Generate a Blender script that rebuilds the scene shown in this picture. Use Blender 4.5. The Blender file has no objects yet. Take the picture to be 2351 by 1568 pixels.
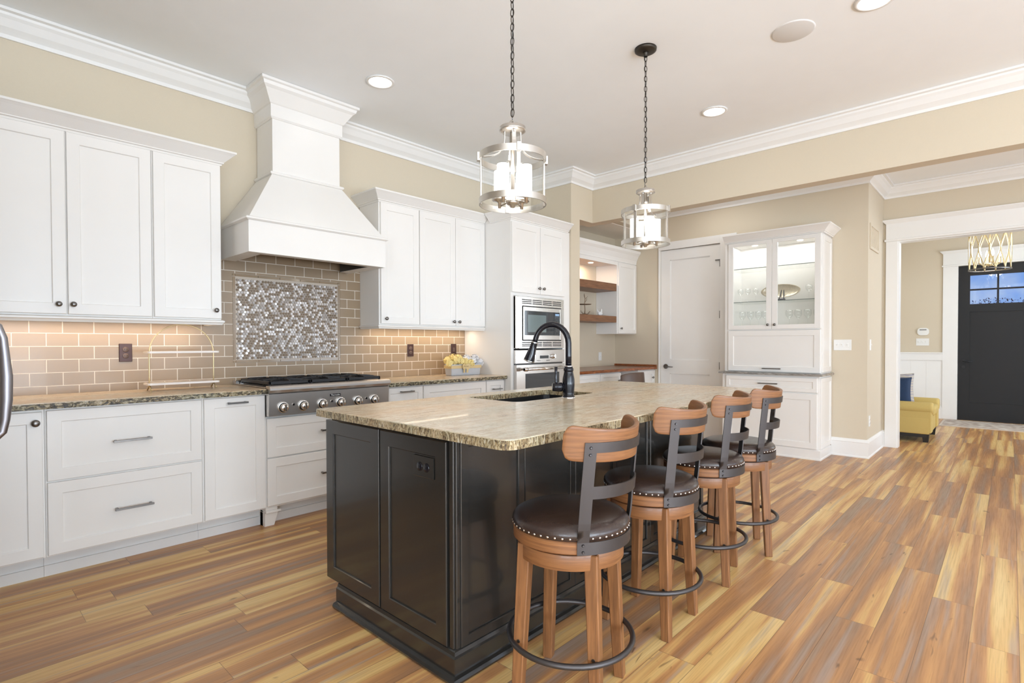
import bpy, bmesh, math, random
from mathutils import Vector, Matrix, Euler
random.seed(7)
PI = math.pi
sc = bpy.context.scene
COL = sc.collection

# ------------------------------------------------------------------ camera
HC = 1.205
yaw, pitch, roll = math.radians(42.996), math.radians(-0.847), math.radians(0.134)
F_PX, CY_OFF = 1228.65, 22.96
fw = Vector((math.cos(yaw)*math.cos(pitch), math.sin(yaw)*math.cos(pitch), math.sin(pitch)))
rt = Vector((math.sin(yaw), -math.cos(yaw), 0)); dn = fw.cross(rt)
r2 = rt*math.cos(roll) + dn*math.sin(roll); d2 = -rt*math.sin(roll) + dn*math.cos(roll)
cam = bpy.data.cameras.new('camera'); camo = bpy.data.objects.new('camera', cam); COL.objects.link(camo)
camo.matrix_world = Matrix(((r2.x, -d2.x, -fw.x, 0), (r2.y, -d2.y, -fw.y, 0), (r2.z, -d2.z, -fw.z, HC), (0, 0, 0, 1)))
cam.sensor_width = 36.0; cam.lens = 36.0*F_PX/2351.0; cam.shift_y = CY_OFF/2351.0; cam.clip_start = 0.05
sc.camera = camo

# ------------------------------------------------------------------ world and exposure
sc.view_settings.view_transform = 'Standard'; sc.view_settings.look = 'None'
sc.view_settings.gamma = 1.0; sc.view_settings.use_curve_mapping = False
sc.view_settings.exposure = -0.93
sc.cycles.max_bounces = 10; sc.cycles.diffuse_bounces = 6; sc.cycles.glossy_bounces = 4
sc.cycles.transparent_max_bounces = 24; sc.cycles.sample_clamp_indirect = 6.0
sc.cycles.caustics_reflective = False; sc.cycles.caustics_refractive = False
W = bpy.data.worlds.new('world'); sc.world = W; W.use_nodes = True
wn, wl = W.node_tree.nodes, W.node_tree.links
wn.clear()
wo = wn.new('ShaderNodeOutputWorld'); wb = wn.new('ShaderNodeBackground'); wr = wn.new('ShaderNodeValToRGB')
wno = wn.new('ShaderNodeTexNoise'); wtc = wn.new('ShaderNodeTexCoord')
wno.inputs['Scale'].default_value = 5.0; wno.inputs['Detail'].default_value = 6.0
wr.color_ramp.elements[0].position = 0.42; wr.color_ramp.elements[0].color = (0.16, 0.38, 0.95, 1)
wr.color_ramp.elements[1].position = 0.6; wr.color_ramp.elements[1].color = (0.85, 0.93, 1.0, 1)
wl.new(wtc.outputs['Generated'], wno.inputs['Vector']); wl.new(wno.outputs['Fac'], wr.inputs['Fac'])
wl.new(wr.outputs['Color'], wb.inputs['Color']); wb.inputs['Strength'].default_value = 1.7
wl.new(wb.outputs[0], wo.inputs[0])

# ------------------------------------------------------------------ lights of the room
def area(name, loc, rot, sx, sy, watts, col=(1, 1, 1), shape='RECTANGLE', spread=None):
    l = bpy.data.lights.new(name, 'AREA'); l.shape = shape; l.size = sx; l.size_y = sy
    l.energy = watts; l.color = col
    if spread: l.spread = math.radians(spread)
    o = bpy.data.objects.new(name, l); COL.objects.link(o); o.location = loc; o.rotation_euler = rot
    return o
DAY = (0.76, 0.88, 1.0); WARM = (1.0, 0.80, 0.60); CAN = (1.0, 0.975, 0.945)
ZC = 3.05
# daylight through the windows behind and left of the camera, plus added ceiling fill
for i, x in enumerate((-2.2, 0.3, 2.8)):
    area('window_daylight', (x, -4.42, 1.45), (math.radians(90), 0, 0), 2.0, 2.1, (165, 300, 110)[i], DAY)
    area('window_ceiling_fill', (x, -4.38, 0.75), (math.radians(140), 0, 0), 2.0, 0.8, (190, 170, 90)[i], DAY)  # added upward lamp that brightens the ceiling
area('window_daylight', (-3.42, -1.6, 1.45), (math.radians(90), 0, math.radians(-90)), 2.4, 2.1, 160, DAY)
area('window_ceiling_fill', (-3.38, -1.6, 0.75), (math.radians(140), 0, math.radians(-90)), 2.4, 0.8, 200, DAY)  # same added ceiling fill from the side
area('window_daylight', (4.3, -4.42, 1.35), (math.radians(90), 0, 0), 1.2, 2.1, 30, DAY)
area('hall_daylight', (6.3, -4.42, 1.45), (math.radians(90), 0, 0), 1.9, 2.1, 32, DAY)
area('hall_ceiling_fill', (6.3, -4.38, 0.75), (math.radians(140), 0, 0), 1.9, 0.8, 50, DAY)  # upward fill added for the hall ceiling
area('foyer_daylight', (9.2, -1.55, 1.5), (math.radians(90), 0, 0), 1.8, 1.8, 115, DAY)
CANS = [(2.144, 3.259), (4.233, 1.741), (3.458, 0.55), (0.55, 3.1), (0.6, 1.0), (3.3, -1.6), (0.6, -1.6), (-1.9, -1.6), (-1.9, 0.1)]  # entries after the third are unseen, added for their light
HALL_CANS = [(6.0, 2.6), (6.0, 0.0), (6.0, -2.2)]  # unseen cans behind the beam, added to light the hall

# ------------------------------------------------------------------ materials
MATS = {}
def nmat(name):
    m = bpy.data.materials.new(name); m.use_nodes = True
    b = m.node_tree.nodes['Principled BSDF']; MATS[name] = m
    return m, m.node_tree.nodes, m.node_tree.links, b
def mat(name, col, rough=0.5, metal=0.0, coat=0.0, spec=None, bump=None, vary=0.0, emit=None):
    """principled surface; always with a little procedural variation"""
    m, n, l, b = nmat(name)
    b.inputs['Roughness'].default_value = rough; b.inputs['Metallic'].default_value = metal
    b.inputs['Coat Weight'].default_value = coat; b.inputs['Coat Roughness'].default_value = 0.08
    if spec is not None: b.inputs['Specular IOR Level'].default_value = spec
    tc = n.new('ShaderNodeTexCoord'); no = n.new('ShaderNodeTexNoise')
    sc_, str_ = bump if bump else (6.0, 0.0)
    no.inputs['Scale'].default_value = sc_; no.inputs['Detail'].default_value = 4
    l.new(tc.outputs['Object'], no.inputs['Vector'])
    v = vary if vary else 0.02
    mx = n.new('ShaderNodeMix'); mx.data_type = 'RGBA'
    mx.inputs[6].default_value = (*[c*(1-v) for c in col], 1); mx.inputs[7].default_value = (*[min(1, c*(1+v)) for c in col], 1)
    l.new(no.outputs['Fac'], mx.inputs[0]); l.new(mx.outputs[2], b.inputs['Base Color'])
    if str_:
        bp = n.new('ShaderNodeBump'); bp.inputs['Strength'].default_value = str_; bp.inputs['Distance'].default_value = 0.002
        l.new(no.outputs['Fac'], bp.inputs['Height']); l.new(bp.outputs[0], b.inputs['Normal'])
    if emit:
        b.inputs['Emission Color'].default_value = (*emit[0], 1); b.inputs['Emission Strength'].default_value = emit[1]
    return m
def S(r, g, b):
    f = lambda c: (c/255/12.92) if c/255 <= 0.04045 else ((c/255+0.055)/1.055)**2.4
    return (f(r), f(g), f(b))
def math_node(n, l, op, a, b=None, c=None):
    x = n.new('ShaderNodeMath'); x.operation = op
    for i, v in enumerate((a, b, c)):
        if v is None: continue
        if isinstance(v, (int, float)): x.inputs[i].default_value = v
        else: l.new(v, x.inputs[i])
    return x.outputs[0]
def ramp(n, l, fac, stops):
    r = n.new('ShaderNodeValToRGB'); e = r.color_ramp.elements
    while len(e) < len(stops): e.new(0.5)
    for el, (p, c) in zip(e, stops): el.position = p; el.color = (*c, 1)
    l.new(fac, r.inputs['Fac']); return r.outputs['Color']
def mixc(n, l, mode, fac, a, b):
    x = n.new('ShaderNodeMix'); x.data_type = 'RGBA'; x.blend_type = mode
    for i, v in ((0, fac), (6, a), (7, b)):
        if isinstance(v, (int, float)): x.inputs[i].default_value = v
        elif isinstance(v, tuple): x.inputs[i].default_value = (*v, 1)
        else: l.new(v, x.inputs[i])
    return x.outputs[2]
def comb(n, l, x, y, z):
    c = n.new('ShaderNodeCombineXYZ')
    for i, v in enumerate((x, y, z)):
        if isinstance(v, (int, float)): c.inputs[i].default_value = v
        else: l.new(v, c.inputs[i])
    return c.outputs[0]
def noise(n, l, vec, scale=1.0, detail=3.0, rough=0.5, dist=0.0):
    x = n.new('ShaderNodeTexNoise'); x.inputs['Scale'].default_value = scale; x.inputs['Detail'].default_value = detail
    x.inputs['Roughness'].default_value = rough; x.inputs['Distortion'].default_value = dist
    l.new(vec, x.inputs['Vector']); return x.outputs['Fac']

M_WHITE = mat('white_paint', (0.81, 0.79, 0.76), 0.32)
M_TRIM = mat('white_trim_paint', (0.82, 0.81, 0.79), 0.35)
M_CEIL = mat('ceiling_paint', (0.89, 0.915, 0.935), 0.9)
M_WALL = mat('beige_wall_paint', S(207, 195, 174), 0.75, bump=(120.0, 0.05))
M_TOE = mat('toe_kick_paint', (0.72, 0.71, 0.69), 0.45)
M_BLACK = mat('island_black_paint', (0.018, 0.0165, 0.0145), 0.27, coat=0.35, spec=0.5)
M_SHADOW = mat('dark_gap', (0.02, 0.02, 0.02), 0.8)
M_KNOB = mat('pewter_metal', (0.22, 0.21, 0.20), 0.35, 1.0)
M_STEEL = mat('stainless_steel', (0.62, 0.585, 0.55), 0.24, 1.0, vary=0.05)
M_STEELR = mat('satin_stainless_steel', (0.60, 0.565, 0.53), 0.33, 0.9, vary=0.04)
M_STEELD = mat('dark_steel', (0.10, 0.10, 0.10), 0.35, 1.0)
M_CHROME = mat('chrome', (0.75, 0.74, 0.73), 0.1, 1.0)
M_FRIDGE = mat('refrigerator_handle_steel', (0.30, 0.29, 0.31), 0.42, 1.0)
M_NICKEL = mat('brushed_nickel', (0.60, 0.57, 0.53), 0.33, 1.0)
M_IRON = mat('cast_iron', (0.022, 0.022, 0.024), 0.45, 0.3, bump=(300, 0.3))
M_CHAIN = mat('dark_chain_metal', (0.07, 0.06, 0.05), 0.45, 0.9)
M_STRAP = mat('gunmetal_strap', (0.080, 0.073, 0.073), 0.42, 0.75, bump=(60, 0.03))
M_LEATHER = mat('brown_leather', (0.036, 0.022, 0.018), 0.27, bump=(160, 0.35), vary=0.15, coat=0.1)
M_GLOSSBLK = mat('glossy_black_metal', (0.006, 0.006, 0.010), 0.16, 0.0, coat=0.15, spec=0.35)
M_SINK = mat('black_composite_sink', (0.006, 0.006, 0.007), 0.4)
M_BGLASS = mat('black_appliance_glass', (0.02, 0.024, 0.028), 0.06, 0.0, coat=0.5)
M_BGLASS2 = mat('dark_door_glass', (0.13, 0.17, 0.17), 0.1, 0.0, coat=0.5)
M_GOLD = mat('brushed_gold_wire', (0.68, 0.56, 0.33), 0.35, 0.7)
M_MARBLE = mat('white_marble_board', (0.80, 0.74, 0.69), 0.3, bump=(9, 0.0), vary=0.06)
M_BROWNPL = mat('oil_rubbed_plate', (0.06, 0.028, 0.024), 0.35, 0.4)
M_BROWNPL2 = mat('brown_receptacle', (0.13, 0.085, 0.07), 0.4, 0.3)
M_WPLATE = mat('white_plastic', (0.80, 0.80, 0.78), 0.4)
M_YELLOW = mat('mustard_upholstery', S(196, 171, 104), 0.85, bump=(150, 0.3), vary=0.08)
M_NAVY = mat('navy_velvet', (0.004, 0.024, 0.075), 0.75, bump=(90, 0.3), vary=0.3)
M_BLKLEG = mat('black_stained_foot', (0.015, 0.012, 0.01), 0.5)
M_DOORBLK = mat('front_door_charcoal_paint', (0.017, 0.017, 0.0185), 0.5, spec=0.3)
M_ZINC = mat('galvanised_tin', (0.52, 0.54, 0.58), 0.45, 0.3, vary=0.12)
M_RIBBON = mat('gold_ribbon', (0.62, 0.47, 0.24), 0.6)
M_PETY = mat('yellow_petals', (0.86, 0.72, 0.32), 0.8, bump=(80, 0.4), vary=0.12)
M_PETW = mat('white_petals', (0.78, 0.78, 0.80), 0.8, bump=(80, 0.4), vary=0.08)
M_PLAT = mat('hammered_champagne_silver', (0.62, 0.56, 0.45), 0.3, 0.75, bump=(55, 1.0), vary=0.2)
M_EASEL = mat('grey_easel_metal', (0.10, 0.10, 0.11), 0.5, 0.5)
M_BRASSY = mat('antique_figurine_metal', (0.30, 0.22, 0.15), 0.5, 0.6)
M_CER = mat('white_ceramic', (0.78, 0.78, 0.77), 0.2)
M_CHAIRB = mat('brown_desk_chair_leather', (0.085, 0.05, 0.035), 0.45)
M_LEAF = mat('silhouette_blue_leaves', (0.01, 0.02, 0.10), 0.6)  # silhouette shade against the sky put into the leaf colour
M_BULB = mat('frosted_bulb_lens', (1, 1, 1), 0.5, emit=((1, 0.96, 0.9), 14.0))
M_CANDLE = mat('lit_candle_glass', (1, 1, 1), 0.5, emit=((1, 0.97, 0.92), 5.0))
M_LED = mat('led_strip_lens', (1, 1, 1), 0.5, emit=((1, 0.86, 0.68), 6.0))
M_SPK = mat('speaker_grille', (0.70, 0.69, 0.675), 0.9, bump=(900, 0.2))
M_SCREEN = mat('lit_display', (0.1, 0.2, 0.3), 0.3, emit=((0.4, 0.55, 0.85), 1.0))
M_ART = mat('picture_print', (0.55, 0.60, 0.60), 0.3, bump=(7, 0), vary=0.4)
M_FOYCAND = mat('candle_sleeve', (0.8, 0.74, 0.62), 0.5)

def thin_glass(name, tint=(1, 1, 1), edge=0.25, rough=0.02, k=0.75):
    m, n, l, b = nmat(name); n.remove(b)
    out = [x for x in n if x.type == 'OUTPUT_MATERIAL'][0]
    tr = n.new('ShaderNodeBsdfTransparent'); tr.inputs[0].default_value = (*tint, 1)
    gl = n.new('ShaderNodeBsdfGlossy'); gl.inputs['Roughness'].default_value = rough
    lw = n.new('ShaderNodeLayerWeight'); lw.inputs['Blend'].default_value = edge
    mp = math_node(n, l, 'MULTIPLY_ADD', lw.outputs['Facing'], k, 0.03)
    mx = n.new('ShaderNodeMixShader'); l.new(mp, mx.inputs[0]); l.new(tr.outputs[0], mx.inputs[1]); l.new(gl.outputs[0], mx.inputs[2])
    l.new(mx.outputs[0], out.inputs[0]); return m
M_PANE = thin_glass('clear_pane', (0.985, 0.99, 0.985), 0.08)
M_STEM = thin_glass('clear_stemware', (0.99, 0.995, 0.995), 0.2, k=0.3)
M_SHELFE = mat('glass_shelf_edge', (0.25, 0.29, 0.27), 0.2)
M_SHELFG = thin_glass('glass_shelf', (0.98, 0.992, 0.987), 0.1, k=0.5)

def wood(name, c1, c2, scale=(3, 40, 40), rough=0.45, coat=0.1):
    m, n, l, b = nmat(name)
    tc = n.new('ShaderNodeTexCoord'); mp = n.new('ShaderNodeMapping'); mp.inputs['Scale'].default_value = scale
    l.new(tc.outputs['Object'], mp.inputs['Vector'])
    f = noise(n, l, mp.outputs[0], 1.0, 5, 0.6, 0.6)
    c = ramp(n, l, f, [(0.3, c1), (0.5, tuple((a+b_)/2 for a, b_ in zip(c1, c2))), (0.7, c2)])
    l.new(c, b.inputs['Base Color']); b.inputs['Roughness'].default_value = rough; b.inputs['Coat Weight'].default_value = coat
    bp = n.new('ShaderNodeBump'); bp.inputs['Strength'].default_value = 0.15; bp.inputs['Distance'].default_value = 0.001
    l.new(f, bp.inputs['Height']); l.new(bp.outputs[0], b.inputs['Normal']); return m
M_STOOLV = wood('stool_wood_upright_grain', S(104, 67, 40), S(150, 102, 62), (60, 60, 4))
M_STOOLH = wood('stool_wood_level_grain', S(110, 70, 42), S(150, 102, 62), (6, 6, 110))
M_SHELFW = wood('walnut_shelf', S(106, 70, 45), S(142, 98, 66), (4, 30, 30))
M_DESKW = wood('cherry_desk_top', S(92, 46, 26), S(148, 88, 58), (3, 30, 60), 0.3, 0.3)
M_DESKE = wood('cherry_desk_edge', S(60, 22, 10), S(185, 110, 60), (14, 30, 120), 0.3, 0.3)

def floor_mat():
    m, n, l, b = nmat('oak_plank_floor')
    tc = n.new('ShaderNodeTexCoord'); sp = n.new('ShaderNodeSeparateXYZ'); l.new(tc.outputs['Object'], sp.inputs[0])
    x, y = sp.outputs[0], sp.outputs[1]
    WD, LN = 0.148, 1.22
    yy = math_node(n, l, 'DIVIDE', math_node(n, l, 'ADD', y, 10*WD+0.034), WD)
    row = math_node(n, l, 'FLOOR', yy); fy = math_node(n, l, 'FRACT', yy)
    wn1 = n.new('ShaderNodeTexWhiteNoise'); wn1.noise_dimensions = '1D'; l.new(row, wn1.inputs['W'])
    xx = math_node(n, l, 'DIVIDE', math_node(n, l, 'ADD', x, math_node(n, l, 'MULTIPLY', wn1.outputs['Value'], LN)), LN)
    cl = math_node(n, l, 'FLOOR', xx); fx = math_node(n, l, 'FRACT', xx)
    wn2 = n.new('ShaderNodeTexWhiteNoise'); wn2.noise_dimensions = '2D'; l.new(comb(n, l, row, cl, 0), wn2.inputs['Vector'])
    h = wn2.outputs['Value']; hs = n.new('ShaderNodeSeparateXYZ'); l.new(wn2.outputs['Color'], hs.inputs[0])
    # wide bands running along the plank
    v1 = comb(n, l, math_node(n, l, 'MULTIPLY_ADD', x, 0.55, math_node(n, l, 'MULTIPLY', h, 60)), math_node(n, l, 'MULTIPLY_ADD', y, 12.5, math_node(n, l, 'MULTIPLY', hs.outputs[1], 30)), 0.0)
    bands = noise(n, l, v1, 1.0, 2.2, 0.45, 0.25)
    bands = math_node(n, l, 'ADD', bands, math_node(n, l, 'MULTIPLY', math_node(n, l, 'SUBTRACT', h, 0.5), 0.13))
    c = ramp(n, l, bands, [(0.28, S(152, 126, 104)), (0.38, S(160, 118, 84)), (0.45, S(176, 128, 84)), (0.52, S(192, 142, 92)), (0.585, S(212, 172, 110)), (0.70, S(222, 190, 130))])
    # grey washed streaks
    v2 = comb(n, l, math_node(n, l, 'MULTIPLY_ADD', x, 0.9, math_node(n, l, 'MULTIPLY', hs.outputs[0], 40)), math_node(n, l, 'MULTIPLY', y, 26), 3.0)
    g = noise(n, l, v2, 1.0, 3, 0.5, 0.3)
    gm = math_node(n, l, 'MULTIPLY', math_node(n, l, 'GREATER_THAN', g, 0.5), 1.0)
    gf = n.new('ShaderNodeMapRange'); gf.inputs[1].default_value = 0.56; gf.inputs[2].default_value = 0.70; gf.inputs[4].default_value = 0.6
    l.new(g, gf.inputs[0]); c = mixc(n, l, 'MIX', gf.outputs[0], c, S(160, 143, 132))
    # fine grain
    v3 = comb(n, l, math_node(n, l, 'MULTIPLY_ADD', x, 4, math_node(n, l, 'MULTIPLY', h, 90)), math_node(n, l, 'MULTIPLY', y, 150), 1.0)
    gr = noise(n, l, v3, 1.0, 3, 0.6)
    gc = ramp(n, l, gr, [(0.3, (0.74, 0.72, 0.70)), (0.55, (1, 1, 1)), (0.8, (1.0, 1.0, 1.0))]); c = mixc(n, l, 'MULTIPLY', 0.75, c, gc)
    # knots and short dark checks
    v4 = comb(n, l, math_node(n, l, 'MULTIPLY', x, 3.2), math_node(n, l, 'MULTIPLY', y, 14), h)
    kn = noise(n, l, v4, 1.0, 2, 0.5, 1.4)
    kf = n.new('ShaderNodeMapRange'); kf.inputs[1].default_value = 0.70; kf.inputs[2].default_value = 0.78; kf.inputs[4].default_value = 0.75
    l.new(kn, kf.inputs[0]); c = mixc(n, l, 'MIX', kf.outputs[0], c, S(84, 58, 42))
    # joints between planks
    ey = math_node(n, l, 'LESS_THAN', math_node(n, l, 'MINIMUM', fy, math_node(n, l, 'SUBTRACT', 1.0, fy)), 0.0075)
    ex = math_node(n, l, 'LESS_THAN', fx, 0.0018)
    e = math_node(n, l, 'MAXIMUM', ey, ex)
    c = mixc(n, l, 'MIX', math_node(n, l, 'MULTIPLY', e, 0.55), c, S(70, 48, 34))
    l.new(c, b.inputs['Base Color'])
    rr = ramp(n, l, gr, [(0.3, (0.42, 0.42, 0.42)), (0.7, (0.3, 0.3, 0.3))]); l.new(rr, b.inputs['Roughness'])
    bp = n.new('ShaderNodeBump'); bp.inputs['Strength'].default_value = 0.25; bp.inputs['Distance'].default_value = 0.0015
    hgt = math_node(n, l, 'SUBTRACT', math_node(n, l, 'MULTIPLY', gr, 0.35), e); l.new(hgt, bp.inputs['Height'])
    l.new(bp.outputs[0], b.inputs['Normal']); b.inputs['Specular IOR Level'].default_value = 0.45
    return m
M_FLOOR = floor_mat()

def granite(name, stops, sc3, rot=0.0, rough=0.12, bump=0.0, speck=0.5, spscale=140):
    m, n, l, b = nmat(name)
    tc = n.new('ShaderNodeTexCoord'); mp = n.new('ShaderNodeMapping'); mp.inputs['Scale'].default_value = sc3; mp.inputs['Rotation'].default_value = (0, 0, rot)
    mp.vector_type = 'TEXTURE' if False else 'POINT'
    l.new(tc.outputs['Object'], mp.inputs['Vector'])
    f = noise(n, l, mp.outputs[0], 1.0, 7, 0.68, 1.3)
    c = ramp(n, l, f, stops)
    m2 = n.new('ShaderNodeMapping'); m2.inputs['Scale'].default_value = tuple(s*0.13 for s in sc3); m2.inputs['Rotation'].default_value = (0, 0, rot)
    l.new(tc.outputs['Object'], m2.inputs['Vector'])
    f2 = noise(n, l, m2.outputs[0], 1.0, 2, 0.5, 0.2)
    tint = ramp(n, l, f2, [(0.35, (0.90, 0.93, 0.92)), (0.5, (1, 0.97, 0.93)), (0.65, (1.0, 0.90, 0.80))]); c = mixc(n, l, 'MULTIPLY', 1.0, c, tint)
    f3 = noise(n, l, tc.outputs['Object'], spscale, 2, 0.5)
    sp = ramp(n, l, f3, [(0.34, (0.35, 0.3, 0.24)), (0.44, (1, 1, 1))]); c = mixc(n, l, 'MULTIPLY', speck, c, sp)
    l.new(c, b.inputs['Base Color']); b.inputs['Roughness'].default_value = rough; b.inputs['Coat Weight'].default_value = 0.3 if rough < 0.2 else 0.1
    if bump:
        bp = n.new('ShaderNodeBump'); bp.inputs['Strength'].default_value = bump; bp.inputs['Distance'].default_value = 0.006
        l.new(f, bp.inputs['Height']); l.new(bp.outputs[0], b.inputs['Normal'])
    return m
M_GRAN = granite('cream_river_granite', [(0.28, S(132, 112, 92)), (0.38, S(178, 160, 136)), (0.46, S(196, 180, 156)), (0.56, S(206, 194, 172)), (0.70, S(216, 206, 188))], (9.0, 34, 34), 0.22, 0.24, speck=0.35)
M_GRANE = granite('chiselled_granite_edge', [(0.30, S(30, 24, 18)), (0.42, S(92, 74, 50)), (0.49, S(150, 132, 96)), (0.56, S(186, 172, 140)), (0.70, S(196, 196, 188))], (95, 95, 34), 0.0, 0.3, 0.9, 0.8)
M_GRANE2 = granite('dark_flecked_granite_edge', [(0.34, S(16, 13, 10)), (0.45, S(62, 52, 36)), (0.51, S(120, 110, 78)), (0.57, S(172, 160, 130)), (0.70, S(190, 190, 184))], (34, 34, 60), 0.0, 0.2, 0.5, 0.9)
M_GRANG = granite('grey_granite', [(0.30, S(70, 68, 66)), (0.45, S(130, 128, 125)), (0.60, S(175, 173, 170))], (10, 10, 90), 0.0, 0.2, 0.1, 0.5)

def tile_mat():
    m, n, l, b = nmat('taupe_glass_subway_tile')
    tc = n.new('ShaderNodeTexCoord'); sp = n.new('ShaderNodeSeparateXYZ'); l.new(tc.outputs['Object'], sp.inputs[0])
    br = n.new('ShaderNodeTexBrick'); br.offset = 0.5; br.offset_frequency = 2; br.squash = 1.0
    v = comb(n, l, math_node(n, l, 'ADD', sp.outputs[0], 0.0535+0.149*20), math_node(n, l, 'ADD', sp.outputs[2], -0.915+0.0775*20), 0.0)
    l.new(v, br.inputs['Vector'])
    br.inputs['Scale'].default_value = 1.0; br.inputs['Brick Width'].default_value = 0.149; br.inputs['Row Height'].default_value = 0.0775
    br.inputs['Mortar Size'].default_value = 0.0022; br.inputs['Mortar Smooth'].default_value = 0.15; br.inputs['Bias'].default_value = 0
    br.inputs['Color1'].default_value = (*S(158, 136, 110), 1); br.inputs['Color2'].default_value = (*S(148, 127, 102), 1)
    br.inputs['Mortar'].default_value = (*S(232, 224, 212), 1)
    l.new(br.outputs['Color'], b.inputs['Base Color'])
    r = math_node(n, l, 'MULTIPLY_ADD', br.outputs['Fac'], 0.5, 0.28); l.new(r, b.inputs['Roughness'])
    bp = n.new('ShaderNodeBump'); bp.invert = True; bp.inputs['Strength'].default_value = 0.6; bp.inputs['Distance'].default_value = 0.002
    l.new(br.outputs['Fac'], bp.inputs['Height']); l.new(bp.outputs[0], b.inputs['Normal']); b.inputs['Coat Weight'].default_value = 0.05
    return m
M_TILE = tile_mat()
M_TILEP = mat('taupe_glass_liner_tile', S(150, 130, 106), 0.12, coat=0.3)
M_GROUT = mat('pale_grout', S(228, 220, 208), 0.8)
M_GROUTD = mat('taupe_grout', S(196, 184, 170), 0.8)
M_HEXB = mat('brown_glass_hex', S(118, 98, 76), 0.3, 0.1, coat=0.1, vary=0.2)
M_HEXP = mat('pearl_glass_hex', (0.56, 0.52, 0.50), 0.30, 0.55, coat=0.15, vary=0.1)
M_HEXG = mat('silver_grey_hex', (0.33, 0.29, 0.265), 0.3, 0.4, vary=0.1)
def rug_mat():
    m, n, l, b = nmat('patterned_rug')
    tc = n.new('ShaderNodeTexCoord'); v = n.new('ShaderNodeTexVoronoi'); v.inputs['Scale'].default_value = 14
    l.new(tc.outputs['Object'], v.inputs['Vector'])
    c = ramp(n, l, v.outputs['Distance'], [(0.1, S(150, 132, 120)), (0.5, S(186, 172, 160)), (0.8, S(205, 196, 186))]); l.new(c, b.inputs['Base Color'])
    b.inputs['Roughness'].default_value = 0.95; return m
M_RUG = rug_mat()
M_RUGB = mat('rug_border', S(205, 192, 178), 0.95)
def pillow_mat():
    m, n, l, b = nmat('striped_pillow_fabric')
    tc = n.new('ShaderNodeTexCoord'); w = n.new('ShaderNodeTexWave'); w.inputs['Scale'].default_value = 9; w.inputs['Distortion'].default_value = 5; w.inputs['Detail'].default_value = 3
    w.bands_direction = 'Z'; l.new(tc.outputs['Object'], w.inputs['Vector'])
    c = ramp(n, l, w.outputs['Fac'], [(0.2, S(158, 154, 160)), (0.5, S(190, 184, 180)), (0.8, S(188, 178, 162))]); l.new(c, b.inputs['Base Color'])
    b.inputs['Roughness'].default_value = 0.9; return m
M_PILL = pillow_mat()

# ------------------------------------------------------------------ mesh helpers
def NB(): return bmesh.new()
def merge(bm, tmp, M=None):
    if M is not None: tmp.transform(M)
    me = bpy.data.meshes.new('t'); tmp.to_mesh(me); tmp.free(); bm.from_mesh(me); bpy.data.meshes.remove(me)
def FY(x, y, z): return Matrix(((1, 0, 0, x), (0, -1, 0, y), (0, 0, 1, z), (0, 0, 0, 1)))      # (u, out, up): faces -Y
def FX(x, y, z): return Matrix(((0, -1, 0, x), (-1, 0, 0, y), (0, 0, 1, z), (0, 0, 0, 1)))     # faces -X, u runs to -Y
def FPX(x, y, z): return Matrix(((0, 1, 0, x), (1, 0, 0, y), (0, 0, 1, z), (0, 0, 0, 1)))      # faces +X, u runs to +Y
def box(bm, a, b, bev=0.0, M=None, mi=0, seg=1):
    t = NB(); r = bmesh.ops.create_cube(t, size=1.0)
    s = [b[i]-a[i] for i in range(3)]; c = [(a[i]+b[i])/2 for i in range(3)]
    for v in t.verts: v.co = Vector((v.co.x*s[0]+c[0], v.co.y*s[1]+c[1], v.co.z*s[2]+c[2]))
    if bev: bmesh.ops.bevel(t, geom=list(t.edges), offset=min(bev, min(map(abs, s))*0.45), segments=seg, affect='EDGES', profile=0.5)
    for f in t.faces: f.material_index = mi; f.smooth = False
    merge(bm, t, M)
def frustum(bm, a0, a1, z0, b0, b1, z1, M=None, mi=0):
    """a0,a1: lower rectangle corners; b0,b1 upper"""
    t = NB()
    lo = [t.verts.new((x, y, z0)) for x, y in ((a0[0], a0[1]), (a1[0], a0[1]), (a1[0], a1[1]), (a0[0], a1[1]))]
    hi = [t.verts.new((x, y, z1)) for x, y in ((b0[0], b0[1]), (b1[0], b0[1]), (b1[0], b1[1]), (b0[0], b1[1]))]
    t.faces.new(lo[::-1]); t.faces.new(hi)
    for i in range(4): t.faces.new((lo[i], lo[(i+1) % 4], hi[(i+1) % 4], hi[i]))
    for f in t.faces: f.material_index = mi
    merge(bm, t, M)
def lathe(bm, prof, c=(0, 0, 0), seg=24, M=None, mi=0, smooth=True, cap=True):
    t = NB(); rings = []
    for r, z in prof:
        if r < 1e-6: rings.append([t.verts.new((0, 0, z))])
        else: rings.append([t.verts.new((r*math.cos(2*PI*i/seg), r*math.sin(2*PI*i/seg), z)) for i in range(seg)])
    for A, B in zip(rings, rings[1:]):
        for i in range(seg):
            j = (i+1) % seg
            if len(A) == 1 and len(B) == 1: continue
            if len(A) == 1: t.faces.new((A[0], B[i], B[j]))
            elif len(B) == 1: t.faces.new((A[i], A[j], B[0]))
            else: t.faces.new((A[i], A[j], B[j], B[i]))
    if cap:
        for R_ in (rings[0], rings[-1]):
            if len(R_) > 2: t.faces.new(R_)
    bmesh.ops.recalc_face_normals(t, faces=t.faces)
    for f in t.faces: f.smooth = smooth and len(f.verts) <= 4; f.material_index = mi
    t.transform(Matrix.Translation(c)); merge(bm, t, M)
def align(p0, p1):
    d = Vector(p1)-Vector(p0); return Matrix.Translation(p0) @ d.to_track_quat('Z', 'Y').to_matrix().to_4x4(), d.length
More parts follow.
